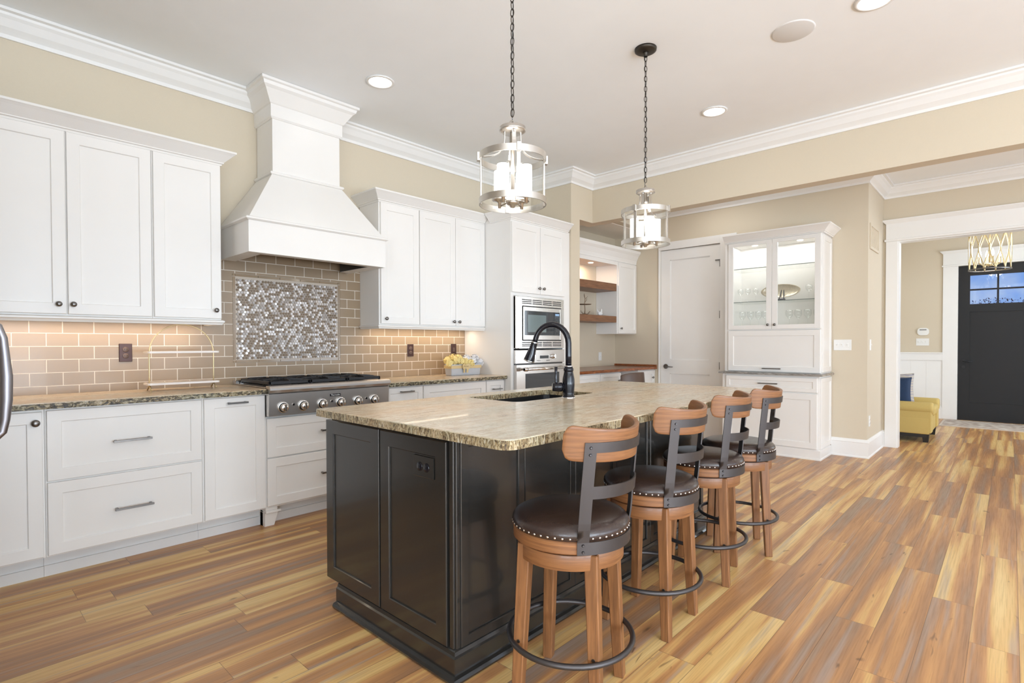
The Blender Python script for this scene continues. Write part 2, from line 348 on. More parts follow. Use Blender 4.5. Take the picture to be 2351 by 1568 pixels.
def cyl(bm, p0, p1, r0, r1=None, seg=16, M=None, mi=0, bev=0.0):
    A, L = align(p0, p1); r1 = r0 if r1 is None else r1
    pr = [(r0, 0), (r1, L)] if not bev else [(r0-bev, 0), (r0, bev), (r1, L-bev), (r1-bev, L)]
    lathe(bm, pr, (0, 0, 0), seg, (M @ A) if M else A, mi)
def tube(bm, pts, r, seg=10, closed=False, M=None, mi=0, flat=None):
    """sweep a round (or flat=(w,t)) section along points"""
    t = NB(); pts = [Vector(p) for p in pts]; n = len(pts); rings = []
    up = Vector((0, 0, 1)); prev = None
    for i, p in enumerate(pts):
        if closed: d = pts[(i+1) % n]-pts[i-1]
        else: d = pts[min(i+1, n-1)]-pts[max(i-1, 0)]
        d.normalize()
        if prev is None:
            s = d.cross(up)
            if s.length < 1e-3: s = d.cross(Vector((0, 1, 0)))
            s.normalize()
        else:
            s = prev - d*prev.dot(d)
            s.normalize()
        prev = s; u = s.cross(d)
        rr = r[i] if isinstance(r, (list, tuple)) else r
        if flat: ring = [t.verts.new(p+s*a*flat[0]/2+u*b*flat[1]/2) for a, b in ((-1, -1), (1, -1), (1, 1), (-1, 1))]
        else: ring = [t.verts.new(p+s*rr*math.cos(2*PI*k/seg)+u*rr*math.sin(2*PI*k/seg)) for k in range(seg)]
        rings.append(ring)
    m = len(rings[0])
    for i in range(n if closed else n-1):
        A, B = rings[i], rings[(i+1) % n]
        for k in range(m): t.faces.new((A[k], A[(k+1) % m], B[(k+1) % m], B[k]))
    if not closed: t.faces.new(rings[0]); t.faces.new(rings[-1])
    bmesh.ops.recalc_face_normals(t, faces=t.faces)
    for f in t.faces: f.smooth = not flat and len(f.verts) == 4; f.material_index = mi
    merge(bm, t, M)
def sweep(bm, path, prof, z0, M=None, mi=0):
    """prof: closed polygon of (out, up); path: plan points, out = right-hand side"""
    t = NB(); P = [Vector(p) for p in path]; n = len(P); rings = []
    nrm = []
    for i in range(n-1):
        d = (P[i+1]-P[i]).normalized(); nrm.append(Vector((d.y, -d.x)))
    for i in range(n):
        if i == 0: m = nrm[0]
        elif i == n-1: m = nrm[-1]
        else:
            a, b_ = nrm[i-1], nrm[i]; m = (a+b_)/(1+a.dot(b_))
        rings.append([t.verts.new((P[i].x+m.x*o, P[i].y+m.y*o, z0+z)) for o, z in prof])
    k = len(prof)
    for i in range(n-1):
        for j in range(k): t.faces.new((rings[i][j], rings[i][(j+1) % k], rings[i+1][(j+1) % k], rings[i+1][j]))
    t.faces.new(rings[0]); t.faces.new(rings[-1][::-1])
    bmesh.ops.recalc_face_normals(t, faces=t.faces)
    for f in t.faces: f.material_index = mi
    merge(bm, t, M)
def poly_prism(bm, pts, z0, z1, mi=0, mside=None, hole=None, M=None, bev=0.0):
    t = NB(); loops = [pts]+([hole] if hole else []); edges = []
    for lp in loops:
        vs = [t.verts.new((x, y, z0)) for x, y in lp]
        edges += [t.edges.new((vs[i], vs[(i+1) % len(vs)])) for i in range(len(vs))]
    bmesh.ops.triangle_fill(t, use_beauty=True, edges=edges)
    fs = list(t.faces); r = bmesh.ops.extrude_face_region(t, geom=fs)
    for v in [g for g in r['geom'] if isinstance(g, bmesh.types.BMVert)]: v.co.z = z1
    bmesh.ops.recalc_face_normals(t, faces=t.faces)
    for f in t.faces: f.material_index = mi if abs(f.normal.z) > 0.5 else (mside if mside is not None else mi)
    if bev:
        es = [e for e in t.edges if len(e.link_faces) == 2 and abs(e.verts[0].co.z-z1) < 1e-5 and abs(e.verts[1].co.z-z1) < 1e-5 and any(abs(f.normal.z) < .5 for f in e.link_faces)]
        bmesh.ops.bevel(t, geom=es, offset=bev, segments=2, affect='EDGES')
    merge(bm, t, M)
def rrect(x0, y0, x1, y1, r, seg=5, rs=None):
    rs = rs or (r, r, r, r); out = []
    for (cx, cy, a0), q in zip(((x1, y1, 0), (x0, y1, 90), (x0, y0, 180), (x1, y0, 270)), rs):
        sx = -1 if cx == x1 else 1; sy = -1 if cy == y1 else 1
        if q <= 0: out.append((cx, cy)); continue
        for k in range(seg+1):
            a = math.radians(a0+90*k/seg); out.append((cx+sx*q+q*math.cos(a), cy+sy*q+q*math.sin(a)))
    return out
def shaker(bm, w, h, M, st=0.057, t=0.02, rec=0.008, mi=0):
    """frame and recessed flat panel; local (u, out, up)"""
    b = NB(); c = 0.0025; k = 0.007
    def ring(i, d): return [b.verts.new(p) for p in ((i, d, i), (w-i, d, i), (w-i, d, h-i), (i, d, h-i))]
    rs = [ring(0, 0), ring(0, t-c), ring(c, t), ring(st, t), ring(st+k*0.4, t-rec*0.35), ring(st+k*0.5, t-rec)]
    for A, B in zip(rs, rs[1:]):
        for i in range(4): b.faces.new((A[i], A[(i+1) % 4], B[(i+1) % 4], B[i]))
    b.faces.new(rs[-1]); b.faces.new(rs[0][::-1])
    bmesh.ops.recalc_face_normals(b, faces=b.faces)
    for f in b.faces: f.material_index = mi
    merge(bm, b, M)
def knob(bm, u, v, M, d0=0.02, r=0.015):
    A = M @ Matrix.Translation((u, d0, v)) @ Matrix.Rotation(-PI/2, 4, 'X')
    lathe(bm, [(0.0001, 0), (0.006, 0), (0.005, 0.012), (r*0.9, 0.016), (r, 0.021), (r*0.85, 0.026), (r*0.4, 0.029), (0, 0.030)], (0, 0, 0), 16, A, cap=False)
def pull(bm, u0, u1, v, M, d0=0.02, r=0.0055, out=0.03):
    box(bm, (u0, d0+out-0.006, v-r), (u1, d0+out+0.004, v+r), 0.001, M)
    for u in (u0+0.012, u1-0.012): box(bm, (u-0.005, d0-0.001, v-r), (u+0.005, d0+out-0.004, v+r), 0, M)

# ------------------------------------------------------------------ scene objects
ROOT = {}
def _base(o, parent):
    if parent is not None:
        o.parent = parent; ROOT[o.name] = ROOT[parent.name]
def thing(name, label, cat, loc=(0, 0, 0), group=None, kind=None):
    o = bpy.data.objects.new(name, None); COL.objects.link(o); o.location = loc; o.empty_display_size = 0.1
    ROOT[o.name] = Vector(loc); o['label'] = label; o['category'] = cat
    if group: o['group'] = group
    if kind: o['kind'] = kind
    return o
def part(name, bm, mats, parent=None, label=None, smooth=None, bevel=0.0, kind=None):
    """link bm (given in world coordinates) as one mesh under parent"""
    me = bpy.data.meshes.new(name)
    if parent is not None: bmesh.ops.translate(bm, verts=bm.verts, vec=-ROOT[parent.name])
    bmesh.ops.remove_doubles(bm, verts=bm.verts, dist=1e-5)
    bm.to_mesh(me); bm.free()
    for m in (mats if isinstance(mats, (list, tuple)) else [mats]): me.materials.append(m)
    o = bpy.data.objects.new(name, me); COL.objects.link(o); _base(o, parent)
    if smooth:
        for p in me.polygons: p.use_smooth = True
        if smooth == 'auto': me.set_sharp_from_angle(angle=math.radians(32))
    if bevel:
        md = o.modifiers.new('bevel', 'BEVEL'); md.width = bevel; md.segments = 2; md.limit_method = 'ANGLE'
    if label: o['label'] = label
    if kind: o['kind'] = kind
    return o
def solo(name, bm, mats, label, cat, loc=(0, 0, 0), group=None, smooth=None, bevel=0.0):
    """a thing that is one mesh, its origin at loc"""
    bmesh.ops.translate(bm, verts=bm.verts, vec=-Vector(loc))
    o = part(name, bm, mats, None, label, smooth, bevel); o.location = loc; o['category'] = cat; ROOT[o.name] = Vector(loc)
    if group: o['group'] = group
    return o
def struct(name, bm, mats, parent=None, label=None):
    o = part(name, bm, mats, parent, label)
    if parent is None: o['kind'] = 'structure'; ROOT[o.name] = Vector((0, 0, 0))
    return o
def sthing(name, label):
    o = bpy.data.objects.new(name, None); COL.objects.link(o); o['kind'] = 'structure'; o['label'] = label
    ROOT[o.name] = Vector((0, 0, 0)); return o
def dup(root, loc, rz=None, label=None, group=None):
    r = root.copy(); COL.objects.link(r); r.location = loc; ROOT[r.name] = Vector(loc)
    if rz is not None: r.rotation_euler = (0, 0, rz)
    if label: r['label'] = label
    if group: r['group'] = group
    for ch in list(root.children):
        c = ch.copy(); COL.objects.link(c); c.parent = r
        for g in list(ch.children):
            d = g.copy(); COL.objects.link(d); d.parent = c
    return r

# =================================================================== SETTING
YW, YT, XB, XN, YR, XE, XF = 4.13, 4.12, 5.03, 6.583, 1.09, 7.477, 10.84
ZB = 2.555; ZH = 2.99; ZF = 2.95
bm = NB(); box(bm, (-3.6, -4.6, -0.1), (11.2, 4.4, 0)); struct('floor', bm, M_FLOOR)
bm = NB(); box(bm, (-3.6, -4.6, ZC), (5.10, 4.4, ZC+0.1)); box(bm, (5.10, -4.6, ZH), (7.55, 4.4, ZH+0.16)); box(bm, (7.55, -4.6, ZF), (11.2, 4.4, ZF+0.2)); struct('ceiling', bm, M_CEIL)
# range wall, stub wall at the oven tower, wall behind the desk nook
bm = NB(); box(bm, (-1.1, YW, 0), (6.75, YW+0.15, ZC)); struct('wall_back', bm, M_WALL)
bm = NB(); box(bm, (4.63, 3.45, 0), (4.787, YW-0.001, ZC-0.001)); box(bm, (4.787, 3.45, ZB), (5.17, 3.60, ZC-0.001)); struct('wall_nook', bm, M_WALL)
bm = NB(); box(bm, (XB, -4.6, ZB), (5.17, 3.45, ZC-0.001)); struct('wall_header', bm, M_WALL)
bm = NB(); box(bm, (5.17, 3.50, 2.69), (XN, YW-0.001, ZH-0.001)); box(bm, (4.787, 3.60, 2.69), (5.17, YW-0.001, ZH-0.001)); 
struct('wall_soffit', bm, M_WALL)
bm = NB(); box(bm, (4.80, 3.605, 2.683), (XN-0.002, YW-0.002, 2.689)); struct('ceiling_nook', bm, mat('warm_lit_soffit_paint', (0.88, 0.82, 0.74), 0.85))  # warm light on the nook ceiling is put into this colour
# hutch wall with the pantry doorway cut out, and its return
PD0, PD1, PDH = 2.625, 3.425, 2.435
bm = NB()
box(bm, (XN, YR, 0), (XN+0.15, PD0, ZH-0.001)); box(bm, (XN, PD1, 0), (XN+0.15, YW+0.15, ZH-0.001)); box(bm, (XN, PD0, PDH), (XN+0.15, PD1, ZH-0.001))
struct('wall_right', bm, M_WALL)
bm = NB(); box(bm, (XN+0.15, YR, 0), (XE+0.14, YR+0.14, ZH-0.001)); struct('wall_return', bm, M_WALL)
bm = NB(); OP0, OP1, OPH = -1.45, 0.951, 2.362
box(bm, (XE, OP1, 0), (XE+0.14, YR, ZH-0.001)); box(bm, (XE, OP0, OPH), (XE+0.14, OP1, ZH-0.001)); box(bm, (XE, -4.6, 0), (XE+0.14, OP0, ZH-0.001))
struct('wall_foyer', bm, M_WALL)
FD0, FD1, FDH = -0.31, 0.608, 2.392
bm = NB(); box(bm, (XF, FD1, 0), (XF+0.15, 1.6, ZF)); box(bm, (XF, FD0, FDH), (XF+0.15, FD1, ZF)); box(bm, (XF, -1.8, 0), (XF+0.15, FD0, ZF)); struct('wall_entry', bm, M_WALL)
bm = NB(); box(bm, (XE+0.14, 1.43, 0), (XF, 1.57, ZF)); struct('wall_foyer_left', bm, M_WALL)
bm = NB(); box(bm, (XE+0.14, -1.75, 0), (XF, -1.61, ZF)); struct('wall_foyer_right', bm, M_WALL)
# rooms behind the camera
bm = NB(); box(bm, (-1.1, 0.9, 0), (-0.95, YW, ZC-0.001)); box(bm, (-3.6, 0.9, 0), (-1.1, 1.05, ZC-0.001)); struct('wall_left', bm, M_WALL)
bm = NB()
xs = [(-3.6, -3.2), (-1.2, -0.7), (1.3, 1.8), (3.8, 3.85), (4.75, 5.35), (7.25, 7.6)]
for a, b_ in xs: box(bm, (a, -4.6, 0), (b_, -4.45, ZH-0.001))
box(bm, (-3.2, -4.6, 0), (7.25, -4.45, 0.35)); box(bm, (-3.2, -4.6, 2.55), (7.25, -4.45, ZH-0.001)); box(bm, (-3.6, -4.6, ZH-0.002), (5.1, -4.45, ZC-0.001))
struct('wall_front', bm, M_WALL)
bm = NB(); box(bm, (-3.6, -4.45, 0), (-3.45, -2.85, ZC-0.001)); box(bm, (-3.6, -0.35, 0), (-3.45, 0.9, ZC-0.001)); box(bm, (-3.6, -2.85, 0), (-3.45, -0.35, 0.35)); box(bm, (-3.6, -2.85, 2.55), (-3.45, -0.35, ZC-0.001)); struct('wall_side', bm, M_WALL)
def window(n, M, w, h):
    o = sthing(f'window_{n}', 'large white framed window behind the viewpoint')
    b = NB()
    for a, c in (((0, 0, 0), (w, 0.06, 0.07)), ((0, 0, h-0.07), (w, 0.06, h)), ((0, 0, 0.07), (0.07, 0.06, h-0.07)), ((w-0.07, 0, 0.07), (w, 0.06, h-0.07)), ((w/2-0.03, 0.005, 0.07), (w/2+0.03, 0.055, h-0.07))): box(b, a, c, 0, M)
    part('window_frame', b, M_TRIM, o)
    b = NB(); box(b, (0.07, 0.02, 0.07), (w/2-0.03, 0.028, h-0.07), 0, M); box(b, (w/2+0.03, 0.02, 0.07), (w-0.07, 0.028, h-0.07), 0, M); part('window_pane', b, M_PANE, o)
def FNY(x, y, z): return Matrix(((-1, 0, 0, x), (0, 1, 0, y), (0, 0, 1, z), (0, 0, 0, 1)))
for i, (a, b_) in enumerate(((-3.2, -1.2), (-0.7, 1.3), (1.8, 3.8), (3.85, 4.75), (5.35, 7.25))): window(i+1, FNY(b_, -4.57, 0.35), b_-a, 2.2)
window(6, FPX(-3.57, -2.85, 0.35), 2.5, 2.2)

# crown mouldings
CP = [(0, 0), (0.014, 0), (0.016, 0.022), (0.030, 0.034), (0.050, 0.050), (0.074, 0.086), (0.088, 0.100), (0.090, 0.114), (0.112, 0.118), (0.112, 0.134), (0, 0.134)]
bm = NB(); sweep(bm, [(-0.95, YW), (1.64, YW)], CP, ZC-0.135); struct('trim_1', bm, M_TRIM)
bm = NB(); sweep(bm, [(2.13, YW), (4.63, YW), (4.63, 3.45), (XB, 3.45), (XB, -4.45)], CP, ZC-0.135); struct('trim_2', bm, M_TRIM)
bm = NB(); sweep(bm, [(XN, 3.50), (XN, YR), (XE, YR), (XE, -4.45)], CP, ZH-0.135); struct('trim_3', bm, M_TRIM)
bm = NB(); sweep(bm, [(-0.95, 0.9), (-0.95, YW)][::-1], [(-a, b_) for a, b_ in CP], ZC-0.135); struct('trim_4', bm, M_TRIM)
# baseboards
BP = [(0, 0), (0.022, 0), (0.022, 0.012), (0.015, 0.020), (0.015, 0.155), (0.019, 0.160), (0.015, 0.172), (0.006, 0.190), (0, 0.192)]
bm = NB(); sweep(bm, [(XN, 1.415), (XN, YR), (XE, YR), (XE, 1.062)], BP, 0.0); struct('baseboard_right', bm, M_TRIM)
bm = NB(); sweep(bm, [(5.3, YW), (XN-0.02, YW)], BP, 0.0); struct('baseboard_back', bm, M_TRIM)
# cased opening to the foyer
def casing(n, M, x0, x1, h, cw=0.115, label=''):
    """craftsman casing about an opening u=x0..x1, height h"""
    o = sthing(f'trim_{n}', label); b = NB()
    box(b, (x0-cw, 0, 0), (x0, 0.022, h), 0.002, M); box(b, (x1, 0, 0), (x1+cw, 0.022, h), 0.002, M); part('casing_legs', b, M_TRIM, o)
    b = NB(); box(b, (x0-cw-0.015, 0, h), (x1+cw+0.015, 0.035, h+0.025), 0.004, M); box(b, (x0-cw, 0, h+0.025), (x1+cw, 0.024, h+0.21), 0.001, M)
    frustum(b, (x0-cw, 0), (x1+cw, 0.024), h+0.20, (x0-cw-0.035, 0), (x1+cw+0.035, 0.055), h+0.235, M); box(b, (x0-cw-0.038, 0, h+0.235), (x1+cw+0.038, 0.06, h+0.245), 0, M); part('casing_head', b, M_TRIM, o)
    return o
casing(5, FX(XE, OP1, 0), 0.0, OP1-OP0, OPH, 0.112, 'wide white casing round the opening to the foyer')
bm = NB(); box(bm, (XE-0.002, OP1-0.012, 0), (XE+0.142, OP1-0.0002, OPH-0.012)); box(bm, (XE-0.002, OP0, OPH-0.012), (XE+0.142, OP1, OPH-0.0002)); box(bm, (XE-0.002, OP0, 0), (XE+0.142, OP0+0.012, OPH-0.012)); struct('trim_6', bm, M_TRIM)
casing(7, FX(XF, FD1, 0), 0.0, FD1-FD0, FDH, 0.185, 'wide white casing round the dark front door')
# pantry door casing: flat, white
bm = NB(); M = FX(XN, PD1, 0); w = PD1-PD0
box(bm, (-0.025, 0, 0), (0, 0.018, PDH), 0.002, M); box(bm, (w, 0, 0), (w+0.20, 0.018, PDH+0.10), 0.002, M); box(bm, (-0.025, 0, PDH), (w, 0.018, PDH+0.10), 0.002, M); struct('trim_8', bm, M_TRIM)
# pantry door
o = sthing('door_1', 'tall white two-panel pantry door with grey hinges and lever')
def slab_panels(M, w, h, panels, t=0.04, rec=0.014):
    b = NB(); xs = sorted({0, w} | {p[0] for p in panels} | {p[2] for p in panels}); zs = sorted({0, h} | {p[1] for p in panels} | {p[3] for p in panels})
    for i in range(len(xs)-1):
        for j in range(len(zs)-1):
            cx, cz = (xs[i]+xs[i+1])/2, (zs[j]+zs[j+1])/2
            inp = any(p[0] < cx < p[2] and p[1] < cz < p[3] for p in panels)
            box(b, (xs[i], -t, zs[j]), (xs[i+1], (-rec if inp else 0), zs[j+1]), 0, M)
    for p in panels:
        for a, c in (((p[0], p[1]), (p[2], p[1]+0.008)), ((p[0], p[3]-0.008), (p[2], p[3])), ((p[0], p[1]), (p[0]+0.008, p[3])), ((p[2]-0.008, p[1]), (p[2], p[3]))):
            box(b, (a[0], -rec-0.001, a[1]), (c[0], -rec*0.45, c[1]), 0, M)
    return b
M = FX(XN+0.004, PD1-0.003, 0.008); w = PD1-PD0-0.006
part('door_slab', slab_panels(M, w, PDH-0.014, [(0.13, 0.98, w-0.13, 2.29), (0.13, 0.20, w-0.13, 0.80)]), M_TRIM, o)
bm = NB(); u0, z0 = 0.075, 0.89
cyl(bm, M @ Vector((u0, 0, z0)), M @ Vector((u0, 0.012, z0)), 0.031, seg=24); cyl(bm, M @ Vector((u0, 0.012, z0)), M @ Vector((u0, 0.05, z0)), 0.010)
cyl(bm, M @ Vector((u0-0.005, 0.048, z0)), M @ Vector((u0+0.115, 0.048, z0-0.003)), 0.0085); part('door_handle', bm, M_KNOB, o)
for z in (2.185, 1.55, 0.915):
    bm = NB(); cyl(bm, M @ Vector((w+0.002, 0.016, z-0.045)), M @ Vector((w+0.002, 0.016, z+0.045)), 0.007, seg=10); box(bm, (w-0.004, 0, z-0.045), (w+0.014, 0.003, z+0.045), 0, M)
    if z > 2: box(bm, (w-0.06, 0.004, z+0.035), (w+0.004, 0.012, z+0.045), 0, M)
    part('hinge', bm, M_KNOB, o)
# front door
o = sthing('door_2', 'charcoal front door with four small glass panes at the top')
M = FX(XF+0.03, FD1-0.004, 0.012); w = FD1-FD0-0.008; h = FDH-0.018
b = NB(); WX0, WX1, WZ0, WZ1 = 0.135, w-0.135, 1.785, 2.225
for a, c in (((0, 0), (WX0, h)), ((WX1, 0), (w, h)), ((WX0, WZ1), (WX1, h)), ((WX0, 1.665), (WX1, WZ0)), ((WX0, 0), (WX1, 0.265))): box(b, (a[0], -0.045, a[1]), (c[0], 0, c[1]), 0, M)
box(b, (WX0, -0.045, 0.265), (WX1, -0.012, 1.665), 0, M)
part('door_slab', b, M_DOORBLK, o)
b = NB(); box(b, (w/2-0.012, -0.04, WZ0), (w/2+0.012, -0.004, WZ1), 0, M); box(b, (WX0, -0.039, (WZ0+WZ1)/2-0.012), (WX1, -0.005, (WZ0+WZ1)/2+0.012), 0, M); part('muntin', b, M_DOORBLK, o)
b = NB(); box(b, (WX0, -0.026, WZ0), (WX1, -0.021, WZ1), 0, M); part('door_glass', b, M_PANE, o)
b = NB(); cyl(b, M @ Vector((0.065, 0, 0.905)), M @ Vector((0.065, 0.010, 0.905)), 0.026); cyl(b, M @ Vector((0.065, 0.008, 0.905)), M @ Vector((0.065, 0.045, 0.905)), 0.009); cyl(b, M @ Vector((0.06, 0.045, 0.905)), M @ Vector((0.17, 0.045, 0.893)), 0.008); part('door_handle', b, M_IRON, o)
b = NB(); cyl(b, M @ Vector((0.065, 0, 0.815)), M @ Vector((0.065, 0.02, 0.815)), 0.022); part('deadbolt', b, M_IRON, o)
bm = NB(); box(bm, (XF+0.031, FD0, 0), (XF+0.12, FD1, 0.012)); struct('trim_9', bm, M_BLKLEG)
# wainscot in the foyer
bm = NB()
box(bm, (XF-0.008, 0.793, 0), (XF, 1.43, 1.03)); box(bm, (XF-0.028, 0.793, 0.925), (XF, 1.43, 1.03)); box(bm, (XF-0.045, 0.785, 1.03), (XF, 1.43, 1.05), 0.004); box(bm, (XF-0.026, 0.793, 0), (XF-0.008, 1.43, 0.16)); box(bm, (XF-0.032, 0.793, 0.160), (XF-0.008, 1.43, 0.172))
for y in (0.99, 1.19, 1.36): box(bm, (XF-0.011, y-0.003, 0.17), (XF-0.008, y+0.003, 0.93))
box(bm, (XE+0.14, 1.405, 0.93), (XF, 1.43, 1.05)); box(bm, (XE+0.14, 1.422, 0), (XF, 1.43, 0.93)); box(bm, (XE+0.14, 1.41, 0), (XF, 1.43, 0.17)); struct('trim_10', bm, M_TRIM)

# recessed lights
proto = None
def can(x, y, z, label, power):
    global proto
    if proto is None:
        t = thing('recessed_light', label, 'ceiling light', (x, y, z), 'recessed ceiling lights')
        b = NB(); lathe(b, [(0.082, 0), (0.098, -0.002), (0.098, -0.006), (0.080, -0.009), (0.078, -0.001)], (x, y, z), 32, cap=False); part('trim_ring', b, M_TRIM, t)
        b = NB(); lathe(b, [(0, -0.004), (0.05, -0.004), (0.079, -0.003)], (x, y, z), 32, cap=False); part('lens', b, M_BULB, t); proto = t
    else: t = dup(proto, (x, y, z), None, label)
    area('can_light', (x, y, z-0.03), (0, 0, 0), 0.15, 0.15, power, CAN, 'DISK')
for i, (x, y) in enumerate(CANS):
    lab = ['round recessed ceiling light between the range hood and the nearer pendant', 'round recessed ceiling light near the beam beyond the farther pendant', 'round recessed ceiling light cut by the top edge of the photo'][i] if i < 3 else f'round recessed ceiling light added outside the view, spaced {["over the pantry side", "near the viewpoint", "over the family room", "behind the viewpoint", "over the far corner of the family room", "by the side window"][i-3]}'
    can(x, y, ZC, lab, 0.7 if i in (0, 3) else 2.5)
for i, (x, y) in enumerate(HALL_CANS): can(x, y, ZH, 'unseen round recessed light added in the hall ceiling ' + ['near the hutch', 'past the beam', 'at the far hall end'][i], 7)
bm = NB(); lathe(bm, [(0, -0.006), (0.108, -0.006), (0.114, -0.004), (0.116, 0)], (3.472, 0.958, ZC), 40, cap=False)
solo('ceiling_speaker', bm, M_SPK, 'large round flush ceiling speaker with pale grey grille', 'speaker', (3.472, 0.958, ZC))

# =================================================================== RANGE WALL: BASE CABINETS
YD, YTOE, YCF = 3.57, 3.672, 3.51     # carcass front (doors stand 20 mm proud), toe kick, counter edge
ZT = 0.882                             # carcass top = underside of stone
def cab_body(t, x0, x1, z0, z1, yf, yb, mat_=M_WHITE):
    b = NB(); box(b, (x0, yf, z0), (x1, yb, z1), 0.001); part('cabinet_body', b, mat_, t)
def toe(t, x0, x1, z=0.125):
    b = NB(); box(b, (x0, YTOE, 0), (x1, YW-0.02, z)); box(b, (x0, YTOE-0.012, 0), (x1, YTOE, 0.055)); part('toe_kick', b, M_TOE, t)
def front(t, name, M, u0, z0, u1, z1, st=0.057, hw=None, mat_=M_WHITE, rec=0.008):
    """a door or drawer front with its handle; hw = ('knob', u, z) or ('pull', u0, u1, z)"""
    b = NB(); shaker(b, u1-u0, z1-z0, M @ Matrix.Translation((u0, 0, z0)), st, rec=rec); d = part(name, b, mat_, t)
    if hw:
        b = NB()
        if hw[0] == 'knob': knob(b, hw[1], hw[2], M, r=hw[3] if len(hw) > 3 else 0.015); part('door_knob', b, M_KNOB, d, smooth=True)
        else: pull(b, hw[1], hw[2], hw[3], M); part('drawer_pull', b, M_KNOB, d)
    return d
MB_ = FY(0, YD, 0)
# cabinet at the left edge with a knob
t = thing('base_cabinet', 'white base cabinet at the left edge of the photo with one round knob', 'cabinet', (-0.28, YD, 0))
cab_body(t, -0.90, 0.3605, 0.125, ZT, YD, YW-0.02); toe(t, -0.90, 0.3605)
front(t, 'door', MB_, -0.145, 0.135, 0.352, 0.868, hw=('knob', 0.325, 0.814, 0.018)); front(t, 'door', MB_, -0.85, 0.135, -0.15, 0.868)
t = thing('drawer_cabinet', 'wide white cabinet of two deep drawers under the left worktop', 'cabinet', (0.7, YD, 0))
cab_body(t, 0.3615, 1.0805, 0.125, ZT, YD, YW-0.02); toe(t, 0.3615, 1.0805)
front(t, 'drawer', MB_, 0.368, 0.513, 1.075, 0.871, hw=('pull', 0.637, 0.815, 0.682)); front(t, 'drawer', MB_, 0.368, 0.135, 1.075, 0.503, hw=('pull', 0.641, 0.82, 0.312))
t = thing('pull_out_cabinet', 'tall narrow white pull-out cabinet beside the rangetop, pull at its top', 'cabinet', (1.27, YD, 0))
cab_body(t, 1.0815, 1.4525, 0.125, ZT, YD, YW-0.02); toe(t, 1.0815, 1.4525)
front(t, 'pull_out_front', MB_, 1.088, 0.135, 1.448, 0.872, hw=('pull', 1.213, 1.334, 0.839))
t = thing('rangetop_cabinet', 'white two-drawer cabinet directly under the steel rangetop', 'cabinet', (1.905, YD, 0))
cab_body(t, 1.4535, 2.3595, 0.125, 0.728, YD, YW-0.02); toe(t, 1.4535, 2.3595)
front(t, 'drawer', MB_, 1.460, 0.459, 2.353, 0.717, hw=('pull', 1.825, 1.985, 0.60)); front(t, 'drawer', MB_, 1.460, 0.139, 2.353, 0.451, hw=('pull', 1.825, 1.985, 0.30))
for x in (1.455, 2.295):
    b = NB(); s = 1 if x < 2 else -1; xo = x if s > 0 else x+0.063
    M = Matrix.Translation((xo, YD+0.03, 0)) @ Matrix.Diagonal((s, 1, 1, 1))
    frustum(b, (0.0, -0.012), (0.062, 0.06), 0.0, (0, -0.02), (0.085, 0.06), 0.088, M); box(b, (0, -0.035, 0.088), (0.10, 0.06, 0.104), 0.003, M); box(b, (0, -0.028, 0.104), (0.078, 0.06, 0.128), 0.003, M); box(b, (0, 0.02, 0), (0.06, 0.11, 0.125), 0, M)
    part('bracket_foot', b, M_WHITE, t)
t = thing('drawer_cabinet', 'narrow white cabinet just right of the rangetop, one pull high on its drawer', 'cabinet', (2.55, YD, 0))
cab_body(t, 2.3605, 2.7325, 0.125, ZT-0.013, YD, YW-0.02); toe(t, 2.3605, 2.7325)
front(t, 'drawer', MB_, 2.367, 0.70, 2.728, 0.857, 0.045, hw=('pull', 2.495, 2.622, 0.823)); front(t, 'door', MB_, 2.367, 0.135, 2.728, 0.69)
t = thing('drawer_cabinet', 'wide white drawer cabinet behind the island, with a plain long drawer front', 'cabinet', (3.1, YD, 0))
cab_body(t, 2.7335, 3.4585, 0.125, ZT-0.013, YD, YW-0.02); toe(t, 2.7335, 3.4585)
front(t, 'drawer', MB_, 2.738, 0.62, 3.454, 0.857, 0.06); front(t, 'drawer', MB_, 2.738, 0.135, 3.454, 0.61)
t = thing('drawer_cabinet', 'slim white drawer cabinet against the oven tower', 'cabinet', (3.58, YD, 0))
cab_body(t, 3.4595, 3.7015, 0.125, ZT-0.013, YD, YW-0.02); toe(t, 3.4595, 3.7015)
front(t, 'drawer', MB_, 3.464, 0.70, 3.697, 0.857, 0.045, hw=('pull', 3.535, 3.645, 0.779)); front(t, 'door', MB_, 3.464, 0.135, 3.697, 0.69)

# worktops
bm = NB(); poly_prism(bm, rrect(-0.93, YCF, 1.449, YT-0.002, 0.01, 2), 0.883, 0.915, 0, 1, bev=0.004)
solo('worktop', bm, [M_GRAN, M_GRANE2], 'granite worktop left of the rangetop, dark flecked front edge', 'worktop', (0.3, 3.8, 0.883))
bm = NB(); poly_prism(bm, rrect(2.362, YCF, 3.703, YT-0.002, 0.01, 2), 0.870, 0.902, 0, 1, bev=0.004)
solo('worktop', bm, [M_GRAN, M_GRANE2], 'granite worktop between the rangetop and the oven tower', 'worktop', (3.0, 3.8, 0.870))

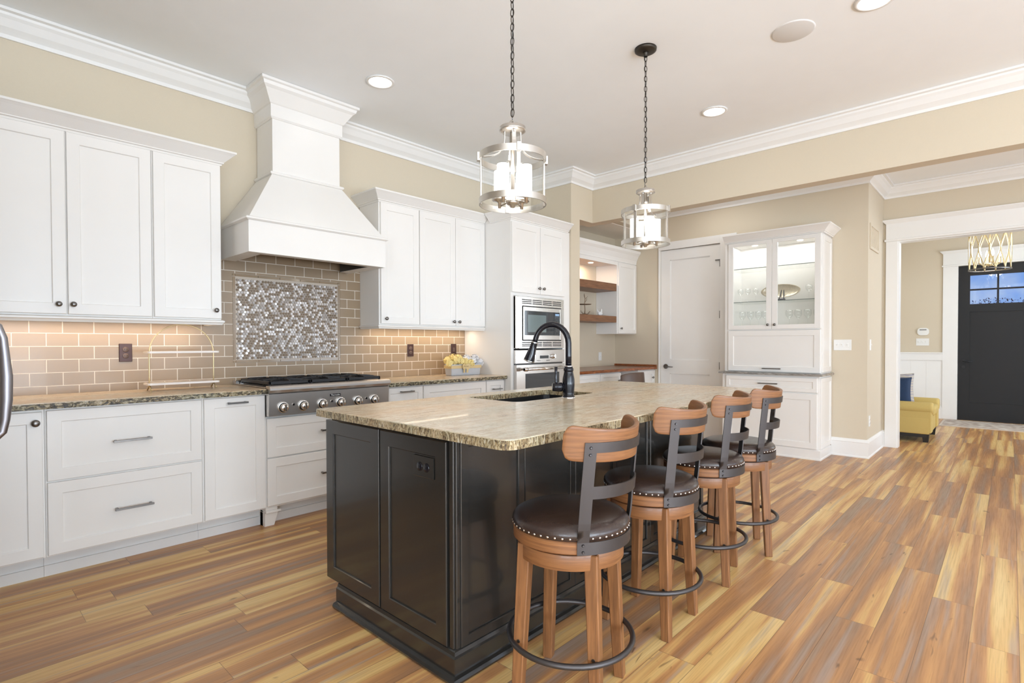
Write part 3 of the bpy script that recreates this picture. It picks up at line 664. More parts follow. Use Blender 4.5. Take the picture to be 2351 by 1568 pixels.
# backsplash with mosaic panel
t = thing('tile_backsplash', 'taupe glass subway tile backsplash with a framed mosaic panel behind the range', 'backsplash', (1.9, YT, 0.9))
b = NB(); MX0, MX1, MZ0, MZ1 = 1.456, 2.305, 1.069, 1.719
for a, c in (((-0.93, 0.903), (MX0, 1.90)), ((MX1, 0.903), (3.703, 1.90)), ((MX0, 0.903), (MX1, MZ0)), ((MX0, MZ1), (MX1, 1.90))): box(b, (a[0], YT, a[1]), (c[0], YW-0.0005, c[1]))
part('tile_field', b, M_TILE, t)
b = NB(); box(b, (MX0, YT+0.003, MZ0), (MX1, YW-0.0005, MZ1)); part('grout_bed', b, M_GROUTD, t)
b = NB(); g = 0.002; tw = 0.0175
def strip(u0, u1, fixed, vert):
    n = max(1, round((u1-u0)/0.155)); st_ = (u1-u0)/n
    for i in range(n):
        a, c = u0+i*st_+g/2, u0+(i+1)*st_-g/2
        if vert: box(b, (fixed, YT-0.002, a), (fixed+tw, YT+0.004, c), 0.001)
        else: box(b, (a, YT-0.002, fixed), (c, YT+0.004, fixed+tw), 0.001)
strip(MX0+tw+g, MX1-tw-g, MZ0+g, False); strip(MX0+tw+g, MX1-tw-g, MZ1-tw-g, False); strip(MZ0+tw+2*g, MZ1-tw-2*g, MX0+g, True); strip(MZ0+tw+2*g, MZ1-tw-2*g, MX1-tw-g, True)
for _x in (MX0+g/2, MX1-tw-g*0.5):
    for _z in (MZ0+g/2, MZ1-tw-g*0.5): box(b, (_x, YT-0.002, _z), (_x+tw, YT+0.004, _z+tw), 0.001)
part('mosaic_border', b, M_TILEP, t)
b = NB(); R_ = 0.0106; px = R_*math.sqrt(3)+0.0022; pz = px*math.sqrt(3)/2; rnd = random.Random(3)
x0, x1, z0, z1 = MX0+tw+0.006, MX1-tw-0.006, MZ0+tw+0.006, MZ1-tw-0.006
j = 0; z = z0+R_
while z < z1-R_*0.8:
    x = x0+px/2+(px/2 if j % 2 else 0)
    while x < x1-px*0.35:
        k = rnd.random(); mi = 0 if k < 0.42 else (1 if k < 0.76 else 2)
        tx, tz = rnd.gauss(0, 0.05 if mi else 0.02), rnd.gauss(0, 0.05 if mi else 0.02)
        vs = []; vo = []
        for q in range(6):
            a = PI/6+q*PI/3; dx, dz = math.cos(a), math.sin(a)
            vs.append(b.verts.new((x+dx*R_*0.86, YT-0.0015+dx*R_*tx+dz*R_*tz, z+dz*R_*0.86))); vo.append(b.verts.new((x+dx*R_, YT+0.004, z+dz*R_)))
        f = b.faces.new(vs); f.material_index = mi
        for q in range(6): f2 = b.faces.new((vs[q], vo[q], vo[(q+1) % 6], vs[(q+1) % 6])); f2.material_index = mi
        x += px
    j += 1; z += pz
bmesh.ops.recalc_face_normals(b, faces=b.faces)
o = part('mosaic_tile', b, [M_HEXB, M_HEXP, M_HEXG], t, 'small hexagon mosaic of brown, pearl and silver glass')

# outlets on the backsplash
def outlet(x, z, label, toggle=False, w=0.07, h=0.115, y=YT, M=None, pm=M_BROWNPL, rm=M_BROWNPL2, name='wall_outlet', n=1, horiz=False, cat='outlet'):
    M = M or FY(x, y, z); o_ = M @ Vector((0, 0, 0)); t = thing(name, label, cat, tuple(o_))
    b = NB(); box(b, (-w/2, 0, -h/2), (w/2, 0.006, h/2), 0.003, M, seg=2); part('cover_plate', b, pm, t)
    for i in range(n):
        u = (i-(n-1)/2)*0.046
        b = NB()
        if toggle:
            box(b, (u-0.011, 0.005, -0.02), (u+0.011, 0.008, 0.02), 0.001, M); box(b, (u-0.005, 0.007, -0.002), (u+0.005, 0.018, 0.010), 0.002, M); part('toggle_switch', b, rm, t)
        else:
            A = M if not horiz else M @ Matrix.Rotation(PI/2, 4, 'Y')
            for s in (-1, 1):
                lathe(b, [(0.017, 0), (0.017, 0.003), (0.015, 0.004), (0, 0.004)], (0, 0, 0), 20, A @ Matrix.Translation((u, 0.005, s*0.020)) @ Matrix.Rotation(-PI/2, 4, 'X'), cap=False)
            part('receptacle', b, rm, t)
            b = NB()
            for s in (-1, 1):
                for du in (-0.006, 0.006): box(b, (u+du-0.0012, 0.009, s*0.020-0.004), (u+du+0.0012, 0.0096, s*0.020+0.005), 0, A)
            part('slots', b, M_SHADOW, t)
    return t
outlet(0.813, 1.153, 'dark bronze outlet on the lit tile left of the gold stand')
outlet(3.02, 1.144, 'dark bronze outlet on the tile left of the flower box')
outlet(3.551, 1.146, 'bronze switch plate on the tile just above the yellow flowers', toggle=True, name='light_switch', cat='switch')

# =================================================================== RANGETOP
t = thing('rangetop', 'stainless steel six-knob gas rangetop with black grates', 'rangetop', (1.905, 3.5, 0.74))
RX0, RX1 = 1.452, 2.358
b = NB(); box(b, (RX0, 3.505, 0.735), (RX1, YT-0.05, 0.918), 0.002); box(b, (RX0-0.006, 3.54, 0.916), (RX1+0.006, YT-0.03, 0.924), 0.002); box(b, (RX0, YT-0.05, 0.9), (RX1, YT-0.004, 0.945), 0.003); part('chassis', b, M_STEEL, t)
b = NB(); prof = [(-0.03, 0.897), (0.012, 0.886), (0.020, 0.891), (0.034, 0.906), (0.034, 0.918), (0.026, 0.930), (0.008, 0.934), (-0.03, 0.934)]
sweep(b, [(RX0-0.003, 3.505), (RX1+0.003, 3.505)], prof, 0); part('bullnose', b, M_STEELR, t)
b = NB(); sweep(b, [(RX0-0.001, 3.505), (RX1+0.001, 3.505)], [(-0.002, 0.74), (0.004, 0.738), (0.012, 0.88), (0, 0.886), (-0.002, 0.886)], 0); part('control_panel', b, M_STEELR, t)
b = NB(); box(b, (RX0+0.03, 3.57, 0.9245), (RX1-0.03, YT-0.06, 0.927)); part('burner_pan', b, M_BGLASS, t)
kx = [1.543+i*0.1375 for i in range(6)]
for x in kx:
    b = NB(); A = FY(x, 3.497, 0.790) @ Matrix.Rotation(-PI/2, 4, 'X')
    lathe(b, [(0.036, 0), (0.036, 0.006), (0.034, 0.008), (0.029, 0.008)], (0, 0, 0), 32, A, cap=False); bz = part('knob_bezel', b, M_CHROME, t)
    b = NB(); lathe(b, [(0.029, 0.004), (0.029, 0.012), (0.027, 0.012)], (0, 0, 0), 32, A, cap=False); part('knob_gasket', b, M_SHADOW, bz)
    b = NB(); lathe(b, [(0.026, 0.006), (0.026, 0.030), (0.022, 0.035), (0, 0.037)], (0, 0, 0), 32, A, cap=False); box(b, (-0.006, -0.024, 0.03), (0.006, 0.024, 0.046), 0.003, A); part('knob', b, M_STEEL, t, smooth=False)
for i in (0.5, 2.5, 4.5):
    b = NB(); x = 1.543+i*0.1375; cyl(b, (x, 3.50, 0.803), (x, 3.492, 0.803), 0.008, seg=14); cyl(b, (x, 3.4935, 0.803), (x, 3.4915, 0.803), 0.004, seg=10, mi=1)
    part('indicator_light', b, [M_CHROME, M_GLOSSBLK], t)
b = NB(); box(b, (1.873, 3.490, 0.8375), (1.953, 3.495, 0.8545), 0.001); part('name_plate', b, M_GLOSSBLK, t)
def text_mesh(s, size, M, name, m, parent, ext=0.0003):
    c = bpy.data.curves.new('txt', 'FONT'); c.body = s; c.size = size; c.extrude = ext; c.align_x = 'CENTER'; c.align_y = 'CENTER'
    o = bpy.data.objects.new('txt', c); COL.objects.link(o); dg = bpy.context.evaluated_depsgraph_get(); dg.update()
    me = bpy.data.meshes.new_from_object(o.evaluated_get(dg)); bpy.data.objects.remove(o); me.transform(M)
    b = NB(); b.from_mesh(me); bpy.data.meshes.remove(me); return part(name, b, m, parent)
text_mesh('Thermador', 0.0155, Matrix.Translation((1.913, 3.4895, 0.8462)) @ Matrix.Rotation(PI/2, 4, 'X'), 'brand_lettering', M_WPLATE, t)
# grates: three of two burners each
gw = (RX1-RX0-0.05)/3
for i in range(3):
    xa = RX0+0.025+i*gw+0.003; xb = xa+gw-0.006; ya, yb = 3.565, YT-0.075; z1 = 0.962
    for q, yc in enumerate((ya+(yb-ya)*0.26, ya+(yb-ya)*0.74)):
        b = NB(); xc = (xa+xb)/2; lathe(b, [(0.062, 0.927), (0.058, 0.934), (0.034, 0.936), (0.034, 0.945), (0.028, 0.949), (0, 0.949)], (xc, yc, 0), 20, cap=False)
        part('burner', b, M_IRON, t)
    b = NB(); w_ = 0.014
    for y in (ya, (ya+yb)/2-w_/2, yb-w_): box(b, (xa, y, z1-0.026), (xb, y+w_, z1-0.004), 0.003)
    for x in (xa, xb-w_): box(b, (x, ya, z1-0.026), (x+w_, yb, z1-0.004), 0.003)
    for x, y in ((xa, ya), (xb-w_, ya), (xa, yb-w_), (xb-w_, yb-w_)): box(b, (x, y, 0.926), (x+w_, y+w_, z1-0.01), 0.002)
    for yc in (ya+(yb-ya)*0.26, ya+(yb-ya)*0.74):
        for k in range(8):
            a = k*PI/4; ca, sa = math.cos(a), math.sin(a); L = 0.122 if k % 2 == 0 else 0.150
            p0 = Vector(((xa+xb)/2+ca*0.035, yc+sa*0.035, z1)); p1 = Vector(((xa+xb)/2+ca*L, yc+sa*min(L, 0.11 if k % 2 else 0.118), z1-0.006))
            p1.x = max(xa+0.004, min(xb-0.004, p1.x)); p1.y = max(ya+0.004, min(yb-0.004, p1.y))
            tube(b, [p0, (p0*0.4+p1*0.6)+Vector((0, 0, 0.001)), p1, p1-Vector((0, 0, 0.012))], 0, M=None, flat=(0.009, 0.016))
    part('grate', b, M_IRON, t)

# =================================================================== RANGE HOOD
t = thing('range_hood', 'white panelled tapered range hood rising to the ceiling', 'range hood', (1.88, 3.8, 1.8))
hx0, hx1, hyf = 1.357, 2.375, 3.555
b = NB(); zt_, zb_ = 2.012, 1.797; th = 0.02
box(b, (hx0, hyf, zb_), (hx1, hyf+th, zt_)); box(b, (hx0, hyf+th, zb_), (hx0+th, YT-0.002, zt_)); box(b, (hx1-th, hyf+th, zb_), (hx1, YT-0.002, zt_))
part('apron', b, M_WHITE, t)
b = NB(); box(b, (hx0+th, hyf+th, zb_), (hx1-th, hyf+0.07, zb_+0.016)); box(b, (hx1-0.10, hyf+0.07, zb_), (hx1-th, YT-0.06, zb_+0.016)); box(b, (hx0+th, hyf+0.07, zb_), (hx0+0.10, YT-0.06, zb_+0.016)); part('soffit_board', b, M_WHITE, t)
b = NB(); box(b, (hx0+0.10, hyf+0.07, 1.90), (hx1-0.10, YT-0.004, 1.915)); box(b, (hx0+0.098, hyf+0.07, 1.80), (hx0+0.104, YT-0.06, 1.915)); box(b, (hx1-0.104, hyf+0.07, 1.80), (hx1-0.098, YT-0.06, 1.915)); box(b, (hx0+0.10, hyf+0.066, 1.80), (hx1-0.10, hyf+0.072, 1.915)); part('shaded_liner', b, M_STEELD, t)  # liner made dark to stand for the shade inside the hood
b = NB()
def ledge(b, x0, x1, yf, z, o, hh):
    sweep(b, [(x0, YT-0.002), (x0, yf), (x1, yf), (x1, YT-0.002)][::1], [(-0.02, 0), (o*0.5, 0), (o, hh*0.35), (o, hh*0.75), (o*0.6, hh), (-0.02, hh)], z)
sweep(b, [(hx0, YT-0.002), (hx0, hyf), (hx1, hyf), (hx1, YT-0.002)], [(-o_, z_) for o_, z_ in [(0.02, 0), (-0.008, 0), (-0.02, 0.008), (-0.02, 0.018), (-0.01, 0.024), (0.02, 0.024)]], 2.000)
part('lower_ledge', b, M_WHITE, t)
cx0, cx1, cyf = 1.638, 2.158, 3.85
b = NB(); frustum(b, (hx0+0.006, hyf+0.006), (hx1-0.006, YT-0.002), 2.022, (cx0-0.012, cyf-0.014), (cx1+0.012, YT-0.002), 2.408)
part('tapered_canopy', b, M_WHITE, t)
b = NB(); sweep(b, [(cx0, YT-0.002), (cx0, cyf), (cx1, cyf), (cx1, YT-0.002)], [(-0.01, 0), (0.010, 0), (0.022, 0.006), (0.025, 0.013), (0.020, 0.022), (0.008, 0.026), (-0.01, 0.026)], 2.408)
part('neck_moulding', b, M_WHITE, t)
b = NB(); box(b, (cx0, cyf, 2.42), (cx1, YT-0.002, 3.045), 0.001); part('chimney', b, M_WHITE, t)
b = NB(); sweep(b, [(cx0, YW-0.002), (cx0, cyf), (cx1, cyf), (cx1, YW-0.002)], [(-0.005, 0), (0.006, 0), (0.012, 0.008), (0.016, 0.012), (0.016, 0.098), (0.024, 0.104), (0.032, 0.116), (0.074, 0.180), (0.092, 0.196), (0.098, 0.216), (0.112, 0.222), (0.112, 0.240), (-0.005, 0.240)], 2.808)
part('hood_crown', b, M_WHITE, t)

# =================================================================== UPPER CABINETS
YU = 3.83; MU = FY(0, YU, 0)
UZ0, UZ1 = 1.365, 2.385
def upper(label, x0, x1, doors, group=None):
    t = thing('wall_cabinet', label, 'cabinet', ((x0+x1)/2, YU, UZ0), group)
    b = NB(); box(b, (x0, YU, UZ0), (x1, YW-0.011, UZ1), 0.001); part('cabinet_body', b, M_WHITE, t)
    for (a, c, kx_, kz) in doors: front(t, 'door', MU, a, UZ0+0.009, c, UZ1-0.008, hw=('knob', kx_, kz) if kx_ else None)
    return t
upper('white wall cabinet pair at the left edge, its two knobs side by side', 0.098, 0.8945, [(0.103, 0.487, 0.452, 1.427), (0.494, 0.889, 0.515, 1.428)])
upper('single-door white wall cabinet left of the range hood', 0.8955, 1.283, [(0.901, 1.279, 1.243, 1.427)])
upper('white wall cabinet beyond the left edge beside the paired doors', -0.90, 0.0965, [(-0.89, -0.42, None, 0), (-0.41, 0.09, None, 0)])
upper('single-door white wall cabinet right of the range hood, knob at lower left', 2.493, 2.8985, [(2.504, 2.894, 2.546, 1.416)])
upper('two-door white wall cabinet next to the oven tower', 2.8995, 3.7015, [(2.904, 3.314, 3.285, 1.410), (3.319, 3.697, 3.350, 1.410)])
KP = [(-0.01, 0), (0.006, 0), (0.010, 0.010), (0.018, 0.014), (0.018, 0.020), (0.032, 0.034), (0.060, 0.062), (0.072, 0.072), (0.078, 0.076), (0.078, 0.088), (-0.01, 0.088)]
bm = NB(); sweep(bm, [(-0.90, YU-0.004), (1.283, YU-0.004), (1.283, YW-0.002)], KP, 2.380); box(bm, (-0.9, YU+0.01, 2.386), (1.27, YW-0.002, 2.45))
struct('trim_11', bm, M_WHITE)
bm = NB(); sweep(bm, [(2.493, YW-0.002), (2.493, YU-0.004), (3.700, YU-0.004)], KP, 2.380); box(bm, (2.50, YU+0.01, 2.386), (3.700, YW-0.002, 2.45))
struct('trim_12', bm, M_WHITE)
LR = [(-0.02, 0), (0.006, 0), (0.016, -0.006), (0.016, -0.014), (0.008, -0.022), (0.004, -0.032), (-0.02, -0.032)]
bm = NB(); sweep(bm, [(-0.90, YU-0.002), (1.283, YU-0.002), (1.283, YT-0.01)], LR, UZ0-0.0005)
solo('light_rail', bm, M_WHITE, 'white moulded light rail under the cabinets left of the hood', 'moulding', (0.3, YU, UZ0-0.03))
bm = NB(); sweep(bm, [(2.493, YT-0.01), (2.493, YU-0.002), (3.700, YU-0.002)], LR, UZ0-0.0005)
solo('light_rail', bm, M_WHITE, 'white moulded light rail under the cabinets right of the hood', 'moulding', (3.1, YU, UZ0-0.03))
def strip_light(x0, x1, label, watts):
    bm = NB(); box(bm, (x0, 4.00, UZ0-0.016), (x1, 4.035, UZ0-0.001), 0.002); box(bm, (x0+0.01, 4.005, UZ0-0.018), (x1-0.01, 4.03, UZ0-0.016), 0, None, 1)
    solo('under_cabinet_light', bm, [M_WPLATE, M_LED], label, 'light', ((x0+x1)/2, 4.02, UZ0-0.016))
    area('under_cabinet_glow', ((x0+x1)/2, 4.017, UZ0-0.022), (0, 0, 0), x1-x0, 0.03, watts*1.0, WARM)
strip_light(-0.85, 1.22, 'long warm light strip under the cabinets left of the hood', 9.5)
strip_light(2.56, 3.65, 'warm light strip under the cabinets right of the hood', 5.0)

# =================================================================== OVEN TOWER
YO = 3.47; MO = FY(0, YO, 0); OX0, OX1 = 3.705, 4.575
t = thing('oven_tower_cabinet', 'tall white cabinet tower holding the microwave and wall oven', 'cabinet', (4.1, YO, 0))
b = NB()
box(b, (OX0, YO, 0.10), (3.745, YW-0.011, 2.385)); box(b, (4.505, YO, 0.10), (OX1+0.052, YW-0.011, 2.385)); box(b, (3.745, YO, 1.665), (4.505, YW-0.011, 2.385)); box(b, (3.745, YO, 0.10), (4.505, YW-0.011, 0.40)); box(b, (3.745, 4.06, 0.4), (4.505, YW-0.011, 1.665))
part('cabinet_body', b, M_WHITE, t)
front(t, 'door', MO, 3.708, 1.696, 4.117, 2.362, hw=('knob', 4.092, 1.753)); front(t, 'door', MO, 4.124, 1.696, 4.518, 2.362, hw=('knob', 4.163, 1.753))
front(t, 'drawer', MO, 3.745, 0.12, 4.505, 0.39, hw=('pull', 4.05, 4.20, 0.26))
b = NB(); box(b, (OX0, YO+0.07, 0), (OX1+0.05, YW-0.02, 0.10)); part('toe_kick', b, M_TOE, t)
bm = NB(); sweep(bm, [(OX0-0.001, YU-0.09), (OX0-0.001, YO-0.004), (OX1+0.02, YO-0.004)], KP, 2.380); box(bm, (OX0, YO+0.01, 2.386), (OX1+0.02, YW-0.011, 2.45)); 
part('crown', bm, M_WHITE, t)
# microwave
t = thing('microwave', 'built-in stainless microwave with vented trim above the oven', 'microwave', (4.12, YO, 1.16))
MM = FY(0, YO, 0); mx0, mx1, mz0, mz1 = 3.742, 4.498, 1.158, 1.660
b = NB(); fx0, fx1, fz0, fz1 = 3.842, 4.455, 1.232, 1.572
for a, c in (((mx0, mz0), (fx0, mz1)), ((fx1, mz0), (mx1, mz1)), ((fx0, mz0), (fx1, fz0)), ((fx0, fz1), (fx1, mz1))): box(b, (a[0], -0.05, a[1]), (c[0], 0.022, c[1]), 0, MM)
box(b, (mx0, 0, mz0), (mx0+0.05, 0.034, mz1), 0.004, MM); part('trim_frame', b, M_STEEL, t)
b = NB(); 
for k in range(4):
    ua = fx0-0.002+k*0.157; ub = ua+0.143
    for r_ in range(3):
        for zz in (1.592+r_*0.0175, 1.178+r_*0.0165): box(b, (ua, 0.018, zz), (ub, 0.0228, zz+0.008), 0, MM)
part('vent_slots', b, M_SHADOW, t)
b = NB(); box(b, (fx0, -0.04, fz0), (fx1, 0.0, fz1), 0, MM); part('gap', b, M_SHADOW, t)
b = NB()
for a, c in (((fx0+0.010, fz0+0.010), (fx0+0.028, fz1-0.010)), ((fx1-0.028, fz0+0.010), (fx1-0.012, fz1-0.010)), ((fx0+0.028, fz0+0.010), (fx1-0.028, fz0+0.055)), ((fx0+0.028, fz1-0.048), (fx1-0.028, fz1-0.010))): box(b, (a[0], 0, a[1]), (c[0], 0.03, c[1]), 0.001, MM)
part('door_frame', b, M_STEEL, t)
b = NB(); box(b, (fx0+0.028, 0, fz0+0.055), (fx1-0.028, 0.026, fz1-0.048), 0, MM); dg_ = part('door_glass', b, M_BGLASS, t)
b = NB(); box(b, (fx0+0.08, 0.026, fz0+0.085), (fx0+0.36, 0.027, fz1-0.085), 0, MM); part('viewing_window', b, M_BGLASS2, dg_)
b = NB(); box(b, (fx1-0.125, 0.026, fz0+0.057), (fx1-0.03, 0.0285, fz1-0.05), 0, MM)
for r_ in range(7):
    for c_ in range(3): box(b, (fx1-0.115+c_*0.028, 0.0285, fz0+0.07+r_*0.025), (fx1-0.098+c_*0.028, 0.0295, fz0+0.080+r_*0.025), 0, MM, 1)
box(b, (fx1-0.108, 0.0285, fz1-0.083), (fx1-0.045, 0.0295, fz1-0.063), 0, MM, 2); part('keypad', b, [M_BGLASS, M_STEELD, M_SCREEN], t)
# wall oven
t = thing('wall_oven', 'stainless wall oven with two knobs and a bar handle below the microwave', 'oven', (4.12, YO, 0.40))
oz0, oz1 = 0.402, 1.142
b = NB(); box(b, (3.75, -0.55, oz0), (4.50, 0.0, oz1), 0, MM); part('chassis', b, M_STEELD, t)
b = NB(); box(b, (3.742, 0, 1.012), (4.498, 0.030, 1.142), 0.003, MM); part('control_panel', b, M_STEEL, t)
for x in (3.985, 4.300):
    b = NB(); A = FY(x, YO-0.030, 1.075) @ Matrix.Rotation(-PI/2, 4, 'X'); lathe(b, [(0.025, 0), (0.025, 0.006), (0.019, 0.008), (0.019, 0.03), (0.015, 0.034), (0, 0.034)], (0, 0, 0), 24, A, cap=False); box(b, (-0.005, -0.018, 0.03), (0.005, 0.018, 0.042), 0.002, A); part('knob', b, M_CHROME, t)
b = NB(); box(b, (4.10, 0.030, 1.055), (4.235, 0.032, 1.085), 0, MM, 0)
for k in range(3):
    for x in (4.055, 4.20): box(b, (x+k*0.02, 0.030, 1.032), (x+k*0.02+0.009, 0.0325, 1.038), 0, MM, 1)
part('clock_display', b, [M_BGLASS, M_SHADOW], t)
b = NB(); wx0, wx1, wz0, wz1 = 3.872, 4.402, 0.60, 0.912
for a, c in (((3.746, 0.41), (wx0, 0.998)), ((wx1, 0.41), (4.494, 0.998)), ((wx0, 0.41), (wx1, wz0)), ((wx0, wz1), (wx1, 0.998))): box(b, (a[0], 0, a[1]), (c[0], 0.036, c[1]), 0, MM)
dr = part('oven_door', b, M_STEEL, t)
b = NB(); box(b, (wx0, 0, wz0), (wx1, 0.032, wz1), 0, MM); part('oven_window', b, M_BGLASS, dr)
b = NB(); cyl(b, MM @ Vector((3.80, 0.085, 0.957)), MM @ Vector((4.49, 0.085, 0.957)), 0.013, seg=20)
for x in (3.835, 4.455): cyl(b, MM @ Vector((x, 0.03, 0.957)), MM @ Vector((x, 0.085, 0.957)), 0.011)
for x in (3.80, 4.455): cyl(b, MM @ Vector((x, 0.085, 0.957)), MM @ Vector((x+0.05, 0.085, 0.957)), 0.019, seg=20, bev=0.005)
part('oven_handle', b, M_CHROME, dr)

# =================================================================== ISLAND
IX0, IX1, IY0, IY1 = 1.255, 3.33, 1.452, 2.325      # carcass; door fronts stand 20 mm proud
t = thing('kitchen_island', 'large black painted island with panelled sides and moulded base', 'island', (2.3, 1.9, 0))
b = NB(); sx = (1.93, 2.68, 1.76, 2.20)
box(b, (IX0, IY0, 0.10), (sx[0], IY1, 0.878)); box(b, (sx[1], IY0, 0.10), (IX1, IY1, 0.878)); box(b, (sx[0], IY0, 0.10), (sx[1], sx[2], 0.878)); box(b, (sx[0], sx[3], 0.10), (sx[1], IY1, 0.878)); box(b, (sx[0], sx[2], 0.10), (sx[1], sx[3], 0.62))
part('cabinet_body', b, M_BLACK, t)
ME = FX(IX0, 2.345, 0)
front(t, 'end_panel', ME, 0.0, 0.112, 0.438, 0.852, 0.06, mat_=M_BLACK); front(t, 'end_panel', ME, 0.448, 0.112, 0.868, 0.852, 0.06, mat_=M_BLACK)
b = NB(); box(b, (IX0-0.014, IY0-0.006, 0.11), (IX0+0.02, IY0+0.018, 0.876), 0.005, seg=2); box(b, (IX0-0.006, IY0-0.014, 0.11), (IX0+0.02, IY0, 0.876), 0.004, seg=2); part('corner_bead', b, M_BLACK, t)
MS = FY(IX0, IY0, 0); n = 6; pw = (IX1-IX0-0.012)/n
for i in range(n): front(t, 'side_panel', MS, 0.012+i*pw+0.001, 0.112, 0.012+(i+1)*pw-0.001, 0.868, 0.034, mat_=M_BLACK)
b = NB(); pr_ = [(-0.01, 0), (0.036, 0), (0.044, 0.006), (0.046, 0.014), (0.040, 0.024), (0.026, 0.028), (0.026, 0.088), (0.020, 0.094), (0.016, 0.106), (0.004, 0.114), (-0.01, 0.114)]
sweep(b, [(IX0, 2.25), (IX0, IY0), (IX1, IY0), (IX1, 2.25)][::1], [(-o_, z_) for o_, z_ in pr_][::-1] if False else pr_, 0) if False else sweep(b, [(IX1, 2.25), (IX1, IY0), (IX0, IY0), (IX0, 2.25)], [(-o_, z_) for o_, z_ in pr_], 0)
part('base_moulding', b, M_BLACK, t)
b = NB(); box(b, (IX0+0.02, IY0+0.02, 0), (IX1-0.02, 2.25, 0.10)); part('plinth', b, M_SHADOW, t)
for i in range(3):
    a = IX0+0.01+i*0.69; M = Matrix(((-1, 0, 0, a+0.68), (0, 1, 0, IY1), (0, 0, 1, 0), (0, 0, 0, 1)))
    front(t, 'door', M, 0.0, 0.112, 0.335, 0.868, mat_=M_BLACK, hw=('knob', 0.30, 0.80)); front(t, 'door', M, 0.341, 0.112, 0.676, 0.868, mat_=M_BLACK, hw=('knob', 0.376, 0.80))
# island stone
out = rrect(1.155, 1.095, 3.585, 2.29, 0.03, 5, rs=(0.02, 0.012, 0.05, 0.02))
hole = [(x, y) for x, y in rrect(1.955, 1.79, 2.64, 2.165, 0.05, 4)]
bm = NB(); poly_prism(bm, out, 0.882, 0.914, 0, 1, hole=hole, bev=0.003)
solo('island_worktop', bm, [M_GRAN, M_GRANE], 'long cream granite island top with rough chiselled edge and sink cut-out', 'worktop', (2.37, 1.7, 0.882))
# sink
t = thing('undermount_sink', 'black undermount sink set in the island top', 'sink', (2.3, 1.98, 0.66))
b = NB(); A = rrect(1.945, 1.78, 2.65, 2.175, 0.055, 4); m_ = len(A); tb = NB()
lv = [(A, 0.880), (rrect(1.955, 1.79, 2.64, 2.165, 0.05, 4), 0.880), (rrect(1.960, 1.795, 2.635, 2.160, 0.05, 4), 0.70), (rrect(1.985, 1.82, 2.61, 2.135, 0.04, 4), 0.672)]
rings = [[b.verts.new((x, y, z)) for x, y in P] for P, z in lv]
rings += [[b.verts.new((x, y, z)) for x, y in P] for P, z in ((rrect(1.95, 1.785, 2.645, 2.17, 0.05, 4), 0.70), (rrect(1.98, 1.81, 2.62, 2.145, 0.04, 4), 0.66))][::-1]
for P, Q in zip(rings[:3], rings[1:4]):
    for i in range(m_): b.faces.new((P[i], P[(i+1) % m_], Q[(i+1) % m_], Q[i]))
b.faces.new(rings[3]); b.faces.new(rings[4])
for P, Q in ((rings[4], rings[5]), (rings[5], rings[0])):
    for i in range(m_): b.faces.new((P[i], P[(i+1) % m_], Q[(i+1) % m_], Q[i]))
bmesh.ops.recalc_face_normals(b, faces=b.faces); part('basin', b, M_SINK, t)
b = NB(); lathe(b, [(0, 0.673), (0.03, 0.673), (0.045, 0.676), (0.048, 0.673)], (2.3, 1.98, 0), 24, cap=False); part('drain', b, M_STEEL, t)
# faucet
fx, fy = 2.305, 1.735
t = thing('kitchen_faucet', 'glossy black gooseneck faucet with pull-down spray head and side lever', 'faucet', (fx, fy, 0.914))
b = NB(); lathe(b, [(0.034, 0.9145), (0.034, 0.922), (0.030, 0.926), (0.031, 0.945), (0.033, 0.985), (0.032, 1.015), (0.026, 1.045), (0.024, 1.055), (0.027, 1.060), (0.027, 1.070), (0.023, 1.075), (0.022, 1.085), (0, 1.086)], (fx, fy, 0), 28, cap=False); part('body', b, M_GLOSSBLK, t)
b = NB(); lathe(b, [(0.036, 0.9142), (0.036, 0.918), (0.034, 0.919)], (fx, fy, 0), 28, cap=False); lathe(b, [(0.0245, 1.082), (0.0245, 1.086), (0.02, 1.087)], (fx, fy, 0), 24, cap=False); part('trim_ring', b, M_CHROME, t)
b = NB(); rb = 0.092; pts = [(fx, fy, 1.08), (fx, fy, 1.14), (fx, fy, 1.205)]
dx, dy = -0.45, 0.893
for k in range(1, 13):
    a = PI*k/12*0.93; pts.append((fx+dx*rb*(1-math.cos(a)), fy+dy*rb*(1-math.cos(a)), 1.205+rb*1.12*math.sin(a)))
e_ = Vector(pts[-1]); dr_ = (Vector(pts[-1])-Vector(pts[-2])).normalized(); pts.append(e_+dr_*0.02)
tube(b, pts, [0.0165]*3+[0.0165-0.0002*k for k in range(13)], 16); part('gooseneck', b, M_GLOSSBLK, t)
b = NB(); p0 = e_+dr_*0.02; A_, _ = align(p0, p0+dr_)
lathe(b, [(0.0165, -0.004), (0.0185, 0), (0.0175, 0.006), (0.019, 0.03), (0.024, 0.06), (0.030, 0.098), (0.030, 0.104), (0.02, 0.108), (0, 0.108)], (0, 0, 0), 24, A_, cap=False); part('spray_head', b, M_GLOSSBLK, t)
b = NB(); lathe(b, [(0.0185, -0.006), (0.0193, -0.004), (0.0193, -0.001)], (0, 0, 0), 24, A_, cap=False); lathe(b, [(0.0305, 0.100), (0.0312, 0.103), (0.029, 0.106)], (0, 0, 0), 24, A_, cap=False); part('chrome_ring', b, M_CHROME, t)
b = NB(); hd = Vector((-0.72, 0.69, 0)); hp = Vector((fx, fy, 0.972))
cyl(b, hp, hp+hd*0.035, 0.021); cyl(b, hp+hd*0.035, hp+hd*0.088, 0.026, 0.022, seg=20, bev=0.004); tp = hp+hd*0.068
tube(b, [tp, tp+Vector((0, 0, 0.03)), tp+Vector((0, 0, 0.05)), tp+Vector((0, 0, 0.078)), tp+Vector((0, 0, 0.108))], [0.010, 0.008, 0.0065, 0.0075, 0.009], 12); part('lever_handle', b, M_GLOSSBLK, t)
